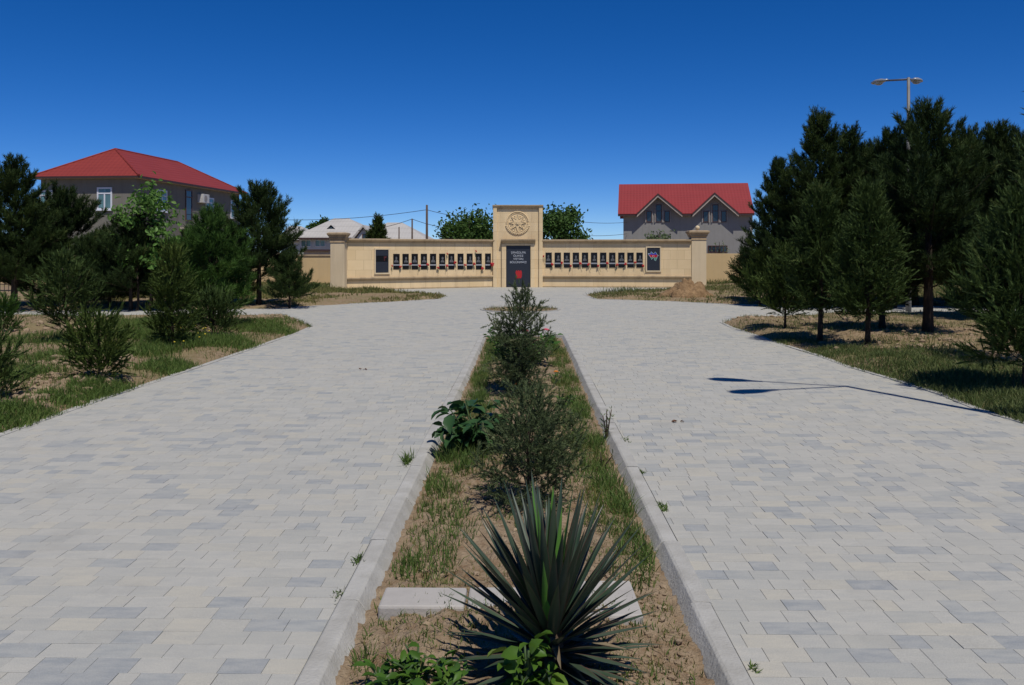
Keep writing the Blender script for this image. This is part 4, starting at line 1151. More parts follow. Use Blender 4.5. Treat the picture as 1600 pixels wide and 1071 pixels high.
# tiny dormer on its roof
dx, dY = wx(517, 78.5), 78.5; dzb = P(517, 361, dY)[2]; dza = P(517, 351.5, dY)[2]
b = MB(); b.add([(dx-.55,dY,dzb),(dx,dY,dza),(dx+.55,dY,dzb),(dx,dY+2.2,dza),(dx-.55,dY+2.,dzb+.3),(dx+.55,dY+2.,dzb+.3)], [(0,1,3,4),(1,2,5,3)])
dmr = b.build("dormer", M['asbestos'], h1); b = MB(); b.prism([(dx-.42,dY+.08,dzb-.1),(dx+.42,dY+.08,dzb-.1),(dx,dY+.08,dza-.15)], (0,.1,0)); b.build("dormer_front", M['darkpane'], dmr)
for k in range(2):
    window("window", h1, np.array([wx(470+k*22, 76.5), 76.498, P(470, 386, 76.5)[2]]), np.array([1.,0,0]), np.array([0,-1.,0]), .9, .6, M['whiteframe'], M['pane'], 1)
h2, r2_, x0, x1, ez, rz = hip_house("pale_house", 560, 668, 374, 605, 628, 348, 82, 11, "pale house with a dusty hipped roof behind the dark wooden poles")
# white gabled porch standing in front of it
gp = empty("gabled_annex", (wx(568, 74), 74, 0), "small white gabled building with dark attic window, among pale roofs", "house")
gx0, gx1, gz, ga = wx(549, 74), wx(587, 74), P(568, 376, 74)[2], P(568, 355, 74)[2]; gc = (gx0+gx1)/2
b = MB(); b.prism([(gx0+.25,74,-.3),(gx1-.25,74,-.3),(gx1-.25,74,gz),(gc,74,ga-.12),(gx0+.25,74,gz)], (0,5,0)); b.build("wall", M['whitehouse'], gp)
b = MB(); b.add([(gx0,73.7,gz-.15),(gc,73.7,ga),(gx1,73.7,gz-.15),(gx0,79.3,gz-.15),(gc,79.3,ga),(gx1,79.3,gz-.15)], [(0,1,4,3),(1,2,5,4)])
gr_ = b.build("roof", M['asbestos'], gp); s2 = gr_.modifiers.new("thickness", 'SOLIDIFY'); s2.thickness = .18; s2.offset = 1
window("window", gp, np.array([wx(566, 74), 73.998, P(566, 374.5, 74)[2]]), np.array([1.,0,0]), np.array([0,-1.,0]), .36, .45, M['brownframe'], M['darkpane'], 0)
h0, r0_, *_ = hip_house("pale_house", 432, 488, 375, 452, 470, 353.5, 92, 12, "whitish roofed house farthest left among the pale houses, by the dark pine")
# low shed wall just beyond the boundary
sh = empty("garden_shed", (wx(494, 60), 60, 0), "low pale shed with a flat dark roof just left of the left pillar", "shed")
b = MB(); b.box((wx(474, 60), 60, -.3), (wx(514, 60), 63, P(490, 393, 60)[2])); b.build("wall", M['soffit'], sh)
b = MB(); b.box((wx(472, 60), 59.7, P(490, 393, 60)[2]+.003), (wx(516, 60), 63.3, P(490, 390, 60)[2])); b.build("roof", M['fascia'], sh)

# ------------------------------------------------------------------ trees beyond the wall
def far_tree(px, top, half, Y, seed, label, mat='farleaf', leaf=.24, clumps=46, per=110, cb=.8, name="leafy_tree", **kw):
    x = wx(px, Y); H = P(px, top, Y)[2]; R = half/F*Y
    return broadleaf(name, (x, Y, -.1), H, R, (H-cb)/2*1.02, cb, seed, label, "tree", mat, leaf, clumps, per, **kw)
far_tree(733, 330, 50, 58, 61, "bushy green tree rising behind the left wing beside the central block", upright=.5, clumps=60)
far_tree(872, 319, 48, 58, 62, "rounded green tree rising behind the right wing beside the central block", clumps=60)
far_tree(503, 341, 24, 105, 63, "distant green treetop behind the dusty hipped roof", leaf=.4)
far_tree(908, 364, 8, 90, 64, "tiny distant treetop left of the gabled house", leaf=.3, clumps=14, per=40)
far_tree(1030, 356, 32, 62, 65, "thin pale leafed tree before the gabled house's left dormer", 'paleleaf', .22, 26, 26)
far_tree(1124, 370, 22, 66, 66, "nearly bare thin tree before the gabled house's right dormer", 'paleleaf', .14, 16, 5)
conifer("spruce_tree", (wx(590, 66), 66, -.1), P(590, 336, 66)[2], 24/F*66, 1.0, 67, "dark pointed spruce standing before the pale house roofs", "tree", kind='cypress', mat='cypress', K=20, needle=.2, width=.035, keep=.26)

# ------------------------------------------------------------------ utility poles and wires
def pole(px, top, Y, r, label, arm=True):
    x = wx(px, Y); z = P(px, top, Y)[2]
    root = empty("utility_pole", (x, Y, 0), label, "utility pole", "utility poles behind the left wing")
    b = MB(); b.tube([(x,Y,-.3),(x,Y,z)], [r*1.15, r*.8], 8); b.build("post", M['woodpole'], root, smooth=True)
    if arm:
        b = MB(); b.box((x-.35, Y-.05, z-.35), (x+.35, Y+.05, z-.27)); ca = b.build("crossarm", M['woodpole'], root)
        for s in (-.3, .3):
            b = MB(); b.tube([(x+s,Y,z-.27),(x+s,Y,z-.15)], .04, 6); b.build("insulator", M['white'], root)
    return np.array([x, Y, z])
t1 = pole(667, 320.5, 62, .09, "tallest brown utility pole, nearest the central block", False)
t2 = pole(644, 342, 62, .065, "medium dark utility pole between the tallest and shortest", False)
t3 = pole(623.5, 355, 62, .05, "shortest utility pole, right beside the dark spruce", False)
def wire(a, b_, sag, label, r=.018):
    pts = [a + (b_-a)*t + np.array([0,0,-sag*4*t*(1-t)]) for t in np.linspace(0, 1, 12)]
    w = MB(); w.tube(pts, r, 5); o = w.build("power_cable", M['cable']); tag(o, label, "cable", "overhead cables")
wire(P(667, 328, 62), P(430, 343.5, 66), .25, "overhead cable from the tallest pole leftwards over the pale houses")
wire(P(667, 328, 62), P(775, 341, 60), .2, "overhead cable from the tallest pole rightwards to the bushy tree")
wire(P(644, 342.5, 62), P(560, 361, 70), .15, "overhead cable from the medium pole down to the white gable")
wire(P(644, 342.5, 62), P(720, 358, 60), .15, "overhead cable from the medium pole rightwards into the bushy tree")
wire(P(900, 346, 70), P(980, 347.5, 84.9), .12, "upper overhead cable running to the gabled house")
wire(P(900, 367.5, 70), P(980, 365.5, 84.9), .12, "lower overhead cable running to the gabled house")

# ------------------------------------------------------------------ street lamps
def street_lamp(at, H, dirs, label):
    at = np.array(at); root = empty("street_lamp", at, label, "street lamp", "double headed street lamps")
    b = MB(); b.tube([at+np.array([0,0,-.2]), at+np.array([0,0,1.1]), at+np.array([0,0,1.12]), at+np.array([0,0,H])], [.075,.075,.055,.042], 12); b.build("pole", M['lampmetal'], root, smooth=True)
    for a in dirs:
        d = np.array([math.cos(a), math.sin(a), 0]); s = np.array([-d[1], d[0], 0]); top = at + np.array([0,0,H-.05])
        p1 = top + d*.97 + np.array([0,0,.15])
        b = MB(); b.tube([top, p1], .026, 8); arm = b.build("arm", M['lampmetal'], root, smooth=True)
        # cobra head: lofted housing
        hd = MB(); secs = [(-.05,.045,.04,.0),(.08,.07,.05,.01),(.2,.13,.075,.02),(.38,.16,.085,.02),(.52,.14,.06,.015),(.6,.05,.03,.01)]
        vs, fs = [], []; nseg = 12
        for x, w, h, zo in secs:
            for k in range(nseg):
                t = 2*math.pi*k/nseg; zz = h*math.sin(t); zz = zz if zz > 0 else zz*.35
                vs.append(p1 + d*x + s*w*math.cos(t) + np.array([0,0,zz+zo]))
        for i in range(len(secs)-1):
            for k in range(nseg): fs.append((i*nseg+k, (i+1)*nseg+k, (i+1)*nseg+(k+1)%nseg, i*nseg+(k+1)%nseg))
        fs.append(tuple(range(nseg))); fs.append(tuple(range((len(secs)-1)*nseg, len(secs)*nseg))[::-1])
        hd.add(vs, fs); ho = hd.build("lamp_head", M['lamphead'], arm, smooth=True)
        gl_ = MB(); gl_.ball(p1 + d*.34 + np.array([0,0,-.0]), .12, 12, 8, (1, 1, .6)); gl_.build("lamp_bowl", M['lampglass'], arm, smooth=True)
lp = G(1419.5, 487); lp[2] = soil_z(lp[0], lp[1])
street_lamp(lp, P(1419.5, 121.5, lp[1])[2]-lp[2], (math.radians(102), math.radians(57)), "grey street lamp with two heads rising behind the right pines")
jt = G(1325, 604.5); HB = 6.2; sh_ = HB/math.tan(SUN_EL)
lb = np.array([jt[0] + SUN_H[0]*sh_, jt[1] + SUN_H[1]*sh_, 0]); lb[2] = soil_z(lb[0], lb[1])
street_lamp(lb, HB, (math.radians(180-21), math.radians(180+21)), "street lamp out of view whose two headed shadow lies on the paving")

# ------------------------------------------------------------------ median: slabs, yucca, shrubs
def med_pt(px, py, z=-.05):
    p_ = G(px, py, z); v, u = to_vu(p_); return v, u
def slab(px0, px1, pyt, pyb, label, dz=0, rot=0., thick=.09):
    # flat concrete kerb piece lying across the bed
    z = .022+dz
    v0, u0 = to_vu(G(px0, pyb, z)); v1, _ = to_vu(G(px1, pyb, z)); _, u1 = to_vu(G((px0+px1)/2, pyt, z))
    root = empty("concrete_slab", uv((v0+v1)/2, (u0+u1)/2, z-thick), label, "slab", "kerb pieces across the bed")
    b = MB(); ex = uv(v1-v0, (v1-v0)*rot); ey = uv(-(u1-u0)*rot, u1-u0)
    b.obox(uv(v0, u0, z-thick), ex, ey, np.array([0,0,thick])); o = b.build("slab_body", M['slab'], root, bevel=.012)
slab(590, 725, 917, 947, "left piece of the concrete strip lying across the median bed")
slab(729, 880, 917, 950, "middle piece of the concrete strip, mostly behind the yucca", -.006, .01)
slab(884, 1006, 907, 962, "right piece of the concrete strip, wider and tilted beside the yucca", .0, .02)

def sword_leaves(root, o, n, rng, el_rng, L_rng, mat, name, w=.042, az0=0., tilt_c=None):
    Vv_, F4, rn, ed = [], [], [], []; cnt = 0; S = 9
    for k in range(n):
        az = az0 + k*2.39996 + rng.uniform(-.25,.25); f = (k+.5)/n
        el = math.radians(el_rng[0] + (el_rng[1]-el_rng[0])*f + rng.uniform(-7,7)); L = (L_rng[0] + (L_rng[1]-L_rng[0])*min(1, f*1.6))*rng.uniform(.88,1.08)
        h = np.array([math.cos(az), math.sin(az), 0]); sd = np.array([-h[1], h[0], 0]); r = rng.random()
        droop = rng.uniform(.0, .10) * (1.4 if el < .4 else .6); ww = w*rng.uniform(.85,1.12)
        base = o + np.array([0,0,.02 + .20*f]) + h*.03
        for i in range(S+1):
            t = i/S; d = h*math.cos(el) + np.array([0,0,math.sin(el)])
            c = base + d*L*t + np.array([0,0,-droop*L*t*t])
            nr = np.cross(sd, d) * -1
            wd = ww*(min(1,.55+2.2*t) if t < .25 else (1 if t < .45 else max(0,(1-((t-.45)/.55)**1.35))))/2
            g_ = .38*wd
            Vv_ += [c - sd*wd + nr*g_, c - sd*wd*.45 + nr*g_*.3, c - nr*.0, c + sd*wd*.45 + nr*g_*.3, c + sd*wd + nr*g_]
            ed += [1, .4, 0, .4, 1]
        for i in range(S):
            for j in range(4): q = cnt + i*5 + j; F4.append((q, q+1, q+6, q+5)); rn.append(r)
        cnt += (S+1)*5
    ob = mesh(name, np.array(Vv_), [np.array(F4)], M[mat], root, rnd=rn, smooth=True)
    a = ob.data.attributes.new("edge", 'FLOAT', 'POINT'); a.data.foreach_set("value", np.array(ed, dtype=np.float32))
    return ob
yv, yu = med_pt(860, 1062, -.04); yz = med_z(yv, yu); yo = uv(yv, yu, yz)
yc = empty("yucca_plant", yo, "spiky dark green yucca with bright young leaves in the near bed", "yucca")
b = MB(); b.tube([yo+np.array([0,0,-.05]), yo+np.array([0,0,.12]), yo+np.array([0,0,.26])], [.05,.055,.03], 10); b.build("stem", M['twig'], yc, smooth=True)
rg = random.Random(8)
sword_leaves(yc, yo+np.array([0,0,.02]), 130, rg, (-6, 80), (.28, .545), 'yucca', "leaf_rosette", .040)
ysp = sword_leaves(yc, yo+np.array([-.005,-.02,.10]), 10, rg, (74, 87), (.42, .50), 'yuccanew', "young_leaves", .036, 2.0)

sword_leaves(yc, yo+np.array([0,0,-.01]), 14, rg, (-14, 12), (.20, .30), 'deadleaf', "dry_leaves", .028, 1.0)
# --- leafy plants built from stems and ovate leaves
def leafy_plant(name, at, label, cat, seed, H, R, nst, nlf, leaf, mat, asp=.6, droop=.3, up=.35, flowers=None, group=None, stem='stem', fold=.25, leaf0=.25):
    rng = np.random.default_rng(seed); o = np.array(at); root = empty(name, at, label, cat, group)
    b = MB(); lv = Leaves(); tips = []
    for k in range(nst):
        a = 2*math.pi*k/nst + rng.uniform(-.5,.5); h = np.array([math.cos(a), math.sin(a), 0]); r = R*rng.uniform(.35, 1.0); hh = H*rng.uniform(.65,1.05)*(1-.25*(r/R)**2)
        pts = [o + h*r*t**1.3 + np.array([0,0,hh*t - .02]) for t in np.linspace(0,1,6)]
        b.tube(pts, np.linspace(.007, .003, 6)*(1+H), 5); tips.append(pts[-1])
        n = nlf; t = rng.uniform(leaf0, 1.0, n); i = np.minimum((t*5).astype(int), 4); P0 = np.array(pts)
        q = P0[i] + (P0[i+1]-P0[i])*(t*5-i)[:,None]
        d = rng.normal(size=(n,3)); d[:,2] = rng.uniform(-.25, up*2, n); d = unit(d + h*.35); nr = np.zeros((n,3)); nr[:,2] = 1; nr += rng.normal(0,.35,(n,3))
        L = leaf*rng.uniform(.55,1.15,n); lv.ovate(q + d*L[:,None]*.25, d, unit(nr), L, L*asp, np.clip(.4+rng.normal(0,.25,n),0,1), fold, droop)
    b.build("stems", M[stem], root, smooth=True); lv.build("leaves", M[mat], root, smooth=True)
    if flowers:
        fm, cnt, fr = flowers; tips = sorted(tips, key=lambda p_: -p_[2])
        for k in range(min(cnt, len(tips))):
            f = MB(); p_ = tips[k] + np.array([0,0,fr*.4])
            for j in range(14):
                a = 2.4*j; rr = fr*math.sqrt(j/14)*.9; f.ball(p_ + np.array([rr*math.cos(a), rr*math.sin(a), fr*.35*(1-j/14)]), fr*.42, 6, 4, (1,1,.6))
            f.build("flower", M[fm], root, smooth=True)
    return root
def in_med(px, py): v, u = med_pt(px, py); return uv(v, u, med_z(v, u))
def m_h(px, top, p_): return P(px, top, p_[1])[2] - p_[2]
p_ = in_med(742, 713)
leafy_plant("broadleaf_plant", p_, "dark blue green broad leafed plant leaning over the left kerb", "plant", 5, m_h(720, 622, p_), .33, 16, 15, .15, 'bigleaf', .66, .35, .15, leaf0=.2)
p_ = in_med(826, 800)
conifer("juniper_shrub", p_, m_h(822, 618, p_)*.90, .37, .04, 71, "grey green juniper shrub right behind the yucca", "shrub", kind='juniper', mat='juniper', K=40, needle=.030, width=.0058)
p_ = in_med(850, 742)
conifer("juniper_shrub", p_, m_h(850, 655, p_)*.86, .28, .03, 72, "dull juniper shrub behind the nearer juniper, by the marigolds", "shrub", kind='juniper', mat='juniper', K=40, needle=.030, width=.0058)
p_ = in_med(812, 622)
conifer("young_cypress", p_, m_h(818, 436, p_)*.84, .46, .10, 73, "thin feathery young cypress rising before the inscription panel", "conifer", kind='juniper', mat='juniper', K=40, needle=.036, width=.0068, keep=.75)
p_ = in_med(806, 612)
leafy_plant("rose_bush", p_, "dense green rose bush around the young cypress's foot", "bush", 9, m_h(800, 492, p_), .42, 18, 30, .09, 'roseleaf', .6, .25, .3)
p_ = in_med(835, 575)
leafy_plant("rose_bush", p_, "green rose bush with two pink blooms near the far right of the bed", "bush", 10, m_h(850, 512, p_), .38, 14, 24, .09, 'roseleaf', .6, .25, .3, flowers=('pink', 2, .045))
p_ = in_med(790, 560)
leafy_plant("rose_bush", p_, "low green rose bush at the far left end of the bed", "bush", 12, m_h(790, 500, p_), .32, 11, 22, .08, 'roseleaf', .6, .25, .3)
for k, (px, py, top, R_, lab) in enumerate(((842, 615, 590, .10, "orange marigold nearest the juniper shrubs"), (864, 600, 578, .09, "orange marigold at the right of the bed"), (806, 618, 598, .08, "small orange marigold in the rose bush's shade"))):
    p_ = in_med(px, py); leafy_plant("marigold_plant", p_, lab, "flower", 20+k, m_h(px, top, p_), R_, 5, 7, .05, 'roseleaf', .35, .2, .3, flowers=('orange', 2 if k == 0 else 1, .026), group="marigolds in the median bed")
p_ = in_med(948, 688)
leafy_plant("wild_shoot", p_, "wispy upright shoot leaning over the right kerb", "plant", 31, m_h(932, 630, p_)*1.0, .12, 3, 14, .05, 'cypress', .22, .1, .6, stem='twig')
p_ = in_med(940, 735)
leafy_plant("wild_shoot", p_, "second smaller wispy shoot by the right kerb, nearer the yucca", "plant", 32, .2, .12, 3, 12, .045, 'cypress', .22, .1, .6, stem='twig')
p_ = in_med(884, 640)
leafy_plant("leafy_weed", p_, "low bright weed between the marigolds and the right kerb", "weed", 33, .16, .16, 7, 9, .06, 'weedleaf', .5, .2, .3)
p_ = in_med(824, 1125)
leafy_plant("leafy_weed", p_, "light green broad leaved seedling in front of the yucca's foot", "weed", 34, .27, .09, 8, 9, .075, 'weedleaf', .72, .3, .3)
p_ = in_med(690, 1105)
leafy_plant("leafy_weed", p_, "green leafy weed at the bottom edge, left of the yucca", "weed", 35, .14, .15, 6, 8, .07, 'weedleaf', .55, .3, .4)
p_ = in_med(612, 1092)
leafy_plant("leafy_weed", p_, "bushy green weed at the bottom edge beside the left kerb", "weed", 36, .14, .14, 7, 8, .065, 'roseleaf', .55, .3, .4)
p_ = in_med(655, 1082)
leafy_plant("leafy_weed", p_, "sprawling weed with small leaves between two bottom edge weeds", "weed", 37, .13, .16, 8, 8, .055, 'weedleaf', .5, .3, .4)

# ------------------------------------------------------------------ grass and loose clods
def pick_blob(rng, px, py, rad, n):
    c = G(px, py); a = rng.uniform(0, 2*math.pi, n); r = rad*np.sqrt(rng.uniform(0,1,n))*rng.uniform(.5,1,n)
    return c[0] + r*np.cos(a), c[1] + r*np.sin(a)
def grass_obj(name, xs, ys, hs, ws, mat, label, rng, zf, tall=.12):
    if True:
        vu = vu_arr(np.stack([xs,ys],1)); k = ~inside(vu, PV) if zf is soil_z else (np.abs(vu[:,0]) < MED_IN-.02)
        xs, ys, hs, vu = xs[k], ys[k], hs[k], vu[k]
    if zf is soil_z: zs = np.array([soil_z(x, y) for x, y in zip(xs, ys)])
    else: zs = np.array([med_z(v, u) for v, u in vu])
    n = len(xs); base = np.column_stack([xs, ys, zs-.012]); d = np.zeros((n,3)); d[:,2] = 1; d[:,:2] = rng.normal(0,.32,(n,2)); d = unit(d)
    lv = Leaves(); lv.blades(base, d, hs, np.full(n, ws)*rng.uniform(.7,1.3,n), rng.uniform(.1,.9,n), np.clip(.35+rng.normal(0,.28,n),0,1), rng)
    tag(lv.build(name, M[mat]), label, "grass", kind='stuff')
def bed_grass(region, n0, thr, seed, blobs, hmul=1., dry=.0):
    rng = np.random.default_rng(seed); (xa, xb, ya, yb) = region
    x = rng.uniform(xa, xb, n0); y = rng.uniform(ya, yb, n0)
    m = fbm(x, y, .55, seed*1.7, 4) + rng.normal(0, .06, n0); k = m > thr; x, y = x[k], y[k]
    h = (.05 + .09*rng.random(len(x))) * hmul
    X, Yy, H_ = [x], [y], [h]
    for px, py, rad, n, hh in blobs:
        a, b_ = pick_blob(rng, px, py, rad, n); X.append(a); Yy.append(b_); H_.append(hh*rng.uniform(.5,1.2,n))
    return np.concatenate(X), np.concatenate(Yy), np.concatenate(H_), rng
x, y, h, rng = bed_grass((-14, -2.5, 1, 23), 73000, .12, 3, [(430,522,.8,2500,.12),(400,515,.9,2500,.14),(350,545,.9,2400,.16),(290,545,1.0,3000,.2),(230,535,1.0,2700,.2),(210,560,.8,2400,.18),(270,580,.6,2500,.14),(170,615,.5,2500,.14),(120,630,.5,1800,.12),(40,660,.6,3000,.13),(60,540,1.0,1500,.14),(20,600,.7,1800,.16),(240,515,1.2,3000,.2),(100,570,.8,1500,.13)])
grass_obj("grass", x, y, h, .009, 'grass', "green grass and weeds on the left bed", rng, soil_z)
x, y, h, rng = bed_grass((-14, -2.5, 1, 23), 66000, .0, 5, [])
grass_obj("dry_grass", x, y, h*.8, .008, 'drygrass', "dry yellowish grass on the left bed", rng, soil_z)
x, y, h, rng = bed_grass((3.5, 14, 1, 23), 37000, .15, 7, [(1590,640,.7,2300,.13),(1540,625,.7,2300,.14),(1480,605,.8,2300,.14),(1420,590,.9,2300,.13),(1360,575,.9,1800,.12),(1300,555,.8,2500,.1),(1240,535,.7,1500,.09),(1560,600,1.0,2300,.13),(1500,580,1.0,2500,.11),(1620,655,.6,1800,.14),(1430,565,1.0,2000,.1),(1700,680,1.2,2600,.14)])
grass_obj("grass", x, y, h, .009, 'olivegrass', "green grass along the right paving edge", rng, soil_z)
x, y, h, rng = bed_grass((3.5, 14, 1, 23), 61000, -.02, 8, [])
grass_obj("dry_grass", x, y, h*.8, .008, 'drygrass', "dry yellowish grass on the right bed", rng, soil_z)
x, y, h, rng = bed_grass((-15, -1.5, 26, 42.5), 60000, -.10, 9, [(650,459,1.2,900,.25),(600,459,1.5,1200,.25),(560,460,1.5,900,.22),(500,460,2,900,.22)], 1.1)
grass_obj("dry_grass", x, y, h, .022, 'drygrass', "dry straw coloured grass in the bed before the left wing", rng, soil_z)
x, y, h, rng = bed_grass((-15, -1.5, 28, 42.5), 6000, .15, 13, [(660,458,1.,260,.3),(612,458,1.2,300,.34),(575,459,1.0,200,.25),(480,455,2,500,.3),(440,458,2,400,.28)], 1.5)
grass_obj("grass", x, y, h, .024, 'olivegrass', "green weeds at the foot of the left wing", rng, soil_z)
x, y, h, rng = bed_grass((2.8, 24, 26, 43), 70000, -.10, 10, [], 1.1)
grass_obj("dry_grass", x, y, h, .022, 'drygrass', "dry straw coloured grass in the bed before the right wing", rng, soil_z)
x, y, h, rng = bed_grass((2.8, 24, 26, 43), 6000, .15, 14, [(930,459,.8,350,.28),(965,459,1.0,300,.3),(1000,460,1.,150,.22),(1130,447,1.5,350,.3)], 1.4)
grass_obj("grass", x, y, h, .024, 'olivegrass', "green weeds at the foot of the right wing", rng, soil_z)
# median grass
rng = np.random.default_rng(15)
EDGE = []
for k_ in range(46):
    r_k = random.Random(300 + k_); u_k = 4.4 + 12.2*(k_/46)**1.1; sd_k = -1 if k_ % 2 else 1
    q_k = uv(sd_k*r_k.uniform(.42, .60), u_k, -.03)
    EDGE.append((800 + F*q_k[0]/q_k[1], HOR + F*(EYE+.03)/q_k[1], r_k.uniform(.08,.17), r_k.randint(110, 260), r_k.uniform(.08,.17)))
def med_blades(seed, spots, noise_n, thr, mat, name, label, hm, w):
    rng = np.random.default_rng(seed)
    v = rng.uniform(-MED_IN, MED_IN, noise_n); u = rng.uniform(3.0, 17, noise_n); m = fbm(v, u, 1.2, seed, 4) + .25*np.abs(v) + rng.normal(0,.07,noise_n); k = m > thr
    v, u = v[k], u[k]; h = hm*rng.uniform(.5,1.2,len(v))
    VV, UU, HH = [v], [u], [h]
    for px, py, rad, n, hh in spots:
        v0, u0 = med_pt(px, py); a = rng.uniform(0,2*math.pi,n); r = rad*np.sqrt(rng.random(n)); VV.append(v0+r*np.cos(a)); UU.append(u0+r*np.sin(a)*1.6); HH.append(hh*rng.uniform(.45,1.2,n))
    vu = np.stack([np.concatenate(VV), np.concatenate(UU)],1); xy = xy_arr(vu)
    grass_obj(name, xy[:,0], xy[:,1], np.concatenate(HH), w, mat, label, rng, med_z)
med_blades(16, [(700,715,.16,420,.15),(740,722,.16,350,.13),(672,760,.12,260,.12),(655,800,.10,120,.09),(640,840,.10,90,.07),(960,770,.16,420,.16),(985,800,.14,420,.17),(1000,845,.10,200,.13),(930,740,.2,300,.13),(1015,880,.08,140,.11),(960,830,.16,160,.09),(905,690,.25,250,.11),(700,850,.1,60,.06),(620,895,.06,80,.07),(563,1000,.04,40,.08),(565,1040,.05,60,.09),(740,690,.3,250,.12),(930,700,.3,300,.12),(780,560,.4,300,.14),(850,550,.4,300,.14),(900,650,.25,200,.1),(715,690,.15,300,.13),(725,640,.2,300,.13),(740,590,.2,300,.14),(752,550,.25,350,.15),(900,600,.2,300,.14),(885,555,.25,350,.15),(925,640,.2,300,.13),(945,700,.2,350,.14)] + EDGE, 26000, .08, 'grass', "grass", "green grass tufts along the median bed's kerbs", .055, .0055)
med_blades(17, [(760,540,.3,400,.12),(760,600,.25,350,.1),(870,560,.3,400,.12),(890,600,.25,250,.1),(740,650,.2,300,.1),(900,720,.3,400,.1),(760,740,.25,250,.09),(945,790,.2,200,.1)], 16000, .02, 'drygrass', "dry_grass", "dry thin grass on the median bed", .05, .0045)
# round bed
rng = np.random.default_rng(18); n = 700; a = rng.uniform(0,6.283,n); r = (RBR-.1)*np.sqrt(rng.random(n)); pts = np.array([uv(RB[0]+q*math.cos(t), RB[1]+q*math.sin(t), .0) for q, t in zip(r, a)])
lv = Leaves(); d = unit(np.column_stack([rng.normal(0,.35,(n,2)), np.ones(n)])); lv.blades(pts, d, rng.uniform(.04,.14,n), np.full(n,.012), rng.uniform(.1,.9,n), rng.random(n), rng)
tag(lv.build("dry_grass", M['drygrass']), "thin dry grass in the small round bed", "grass", kind='stuff')
# weeds growing in the joints beside the kerbs
def joint_weed(px, py, n, h, sp, label, seed):
    rng = np.random.default_rng(seed); c = G(px, py); lv = Leaves()
    base = np.column_stack([c[0]+np.clip(rng.normal(0,sp*.3,n),-.03,.03), c[1]+rng.normal(0,sp,n), np.full(n, .0)]); d = unit(np.column_stack([rng.normal(0,.7,(n,2)), np.full(n,.8)]))
    lv.blades(base, d, h*rng.uniform(.5,1.1,n), np.full(n,.007), rng.uniform(.1,.9,n), rng.uniform(.1,.7,n), rng)
    tag(lv.build("joint_weed", M['grass']), label, "weed", "weeds sprouting in the paving joints")
joint_weed(637, 722, 90, .10, .07, "largest grass tuft in the joint beside the left kerb", 1)
joint_weed(560, 877, 40, .05, .03, "small weed in the joint beside the left kerb, level with the yucca", 2)
joint_weed(531, 930, 24, .035, .04, "smallest weed in the joint beside the left kerb", 3)
joint_weed(1036, 795, 50, .05, .045, "largest weed in the joint beside the right kerb", 4)
joint_weed(1003, 738, 26, .035, .03, "weed in the right kerb joint behind the largest one", 5)
joint_weed(977, 688, 24, .035, .06, "string of tiny weeds in the right kerb joint near the juniper", 6)
joint_weed(955, 650, 22, .04, .05, "farthest tiny weed in the right kerb joint", 7)
joint_weed(1177, 1046, 22, .035, .015, "lone tiny weed in the right kerb joint at the bottom edge", 8)

def clods(name, xs, ys, zf, rng, smin, smax, mat, label):
    V_, T_ = [], []; c = 0
    ico = [(0,0,1),(.894,0,.447),(.276,.851,.447),(-.724,.526,.447),(-.724,-.526,.447),(.276,-.851,.447),(.724,.526,-.447),(-.276,.851,-.447),(-.894,0,-.447),(-.276,-.851,-.447),(.724,-.526,-.447),(0,0,-1)]
    fi = np.array([(0,1,2),(0,2,3),(0,3,4),(0,4,5),(0,5,1),(1,6,2),(2,7,3),(3,8,4),(4,9,5),(5,10,1),(2,6,7),(3,7,8),(4,8,9),(5,9,10),(1,10,6),(11,7,6),(11,8,7),(11,9,8),(11,10,9),(11,6,10)])
    ico = np.array(ico)
    for x, y in zip(xs, ys):
        s = smin + (smax-smin)*rng.random()**3; z = zf(x, y)
        V_.append(ico*(s*rng.uniform(.6,1.2,(12,1)))*np.array([1,1,.7]) + np.array([x,y,z+s*.15])); T_.append(fi + c); c += 12
    tag(mesh(name, np.concatenate(V_), [np.concatenate(T_)], mat), label, "soil clods", kind='stuff')
rng = np.random.default_rng(19)
vv = np.concatenate([rng.uniform(-.68,.68,900), rng.uniform(.35,.68,500)]); uu = np.concatenate([rng.uniform(3,9,900), rng.uniform(3,4.6,500)])
xy = xy_arr(np.stack([vv,uu],1))
clods("soil_clods", xy[:,0], xy[:,1], lambda x, y: med_z(*to_vu((x,y))), rng, .004, .022, M['clod'], "crumbled soil clods on the median bed")
X, Yy = [], []
for px, py, rad, n in ((60,590,1.3,260),(120,605,.9,220),(40,630,.9,240),(30,520,1.5,120),(440,503,.9,200),(400,502,.8,160),(160,575,.8,100)):
    a, b_ = pick_blob(rng, px, py, rad, n); X.append(a); Yy.append(b_)
X, Yy = np.concatenate(X), np.concatenate(Yy); k = ~inside(vu_arr(np.stack([X,Yy],1)), PV)
clods("soil_clods", X[k], Yy[k], soil_z, rng, .015, .085, M['clod'], "dry soil clods on the left bed")
X, Yy = [], []
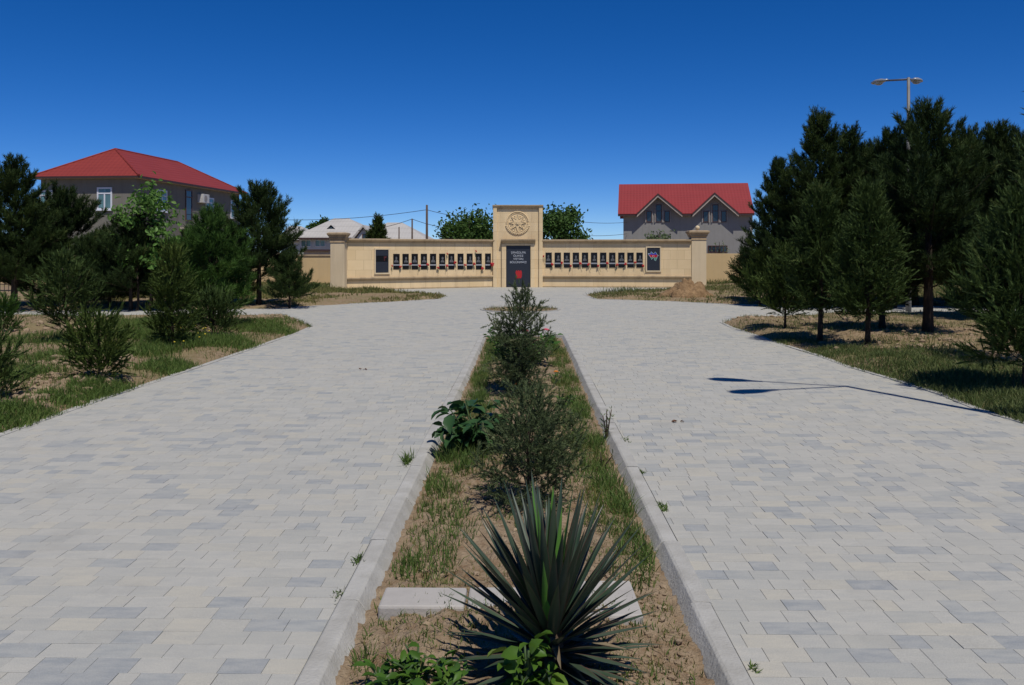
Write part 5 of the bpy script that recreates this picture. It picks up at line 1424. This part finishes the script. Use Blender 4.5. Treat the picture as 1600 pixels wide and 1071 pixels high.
for px, py, rad, n in ((1200,505,1.2,160),(1300,510,1.5,160),(1400,545,1.5,200),(1500,560,1.3,160),(1450,525,2,160)):
    a, b_ = pick_blob(rng, px, py, rad, n); X.append(a); Yy.append(b_)
X, Yy = np.concatenate(X), np.concatenate(Yy); k = ~inside(vu_arr(np.stack([X,Yy],1)), PV)
clods("soil_clods", X[k], Yy[k], soil_z, rng, .012, .07, M['clod'], "dry soil clods under the right conifers")
rng = np.random.default_rng(77); n = 2600; v = rng.uniform(-.66,.66,n); u = rng.uniform(3,14,n); xy = xy_arr(np.stack([v,u],1))
base = np.column_stack([xy, [med_z(a,b_)+.004 for a,b_ in zip(v,u)]]); d = unit(np.column_stack([rng.normal(size=(n,2)), rng.normal(0,.12,n)])); lv = Leaves()
lv.blades(base, d, rng.uniform(.02,.09,n), np.full(n,.0035), rng.uniform(0,.3,n), rng.uniform(.3,1.2,n), rng)
tag(lv.build("dry_straw", M['drygrass']), "dry straw and stems strewn on the median soil", "straw", kind='stuff')
# yellow wild flowers scattered in the left grass
rng = np.random.default_rng(23); V_ = MB()
for k in range(26):
    px, py = rng.uniform(255, 330), rng.uniform(508, 550); q = base_of(px, py); hh = rng.uniform(.12, .26)
    V_.tube([q, q+np.array([.02,0,hh])], .003, 4, 0); V_.ball(q+np.array([.02,0,hh]), .016, 6, 4, (1,1,.6), 1)
tag(V_.build("wild_flowers", [M['stem'], M['yellow']]), "tiny yellow wild flowers in the left grass", "flowers", kind='stuff')
# bits of litter on the paving
for k, (px, py, lab) in enumerate(((1058, 660, "brown dry leaf crumbs on the right lane of paving"), (569, 578, "brown dry leaf crumb far up the left lane of paving"))):
    rg = np.random.default_rng(40+k); lv = Leaves(); c = G(px, py); n = 5
    base = np.column_stack([c[0]+rg.normal(0,.035,n), c[1]+rg.normal(0,.02,n), np.full(n,.006)]); d = unit(np.column_stack([rg.normal(size=(n,2)), rg.uniform(.05,.3,n)])); nr = np.tile([0,0,1.],(n,1)) + rg.normal(0,.4,(n,3))
    lv.ovate(base, d, unit(nr), np.full(n,.04), np.full(n,.028), rg.random(n), .4); o = lv.build("dry_leaf", M['brownlitter']); tag(o, lab, "leaf litter")
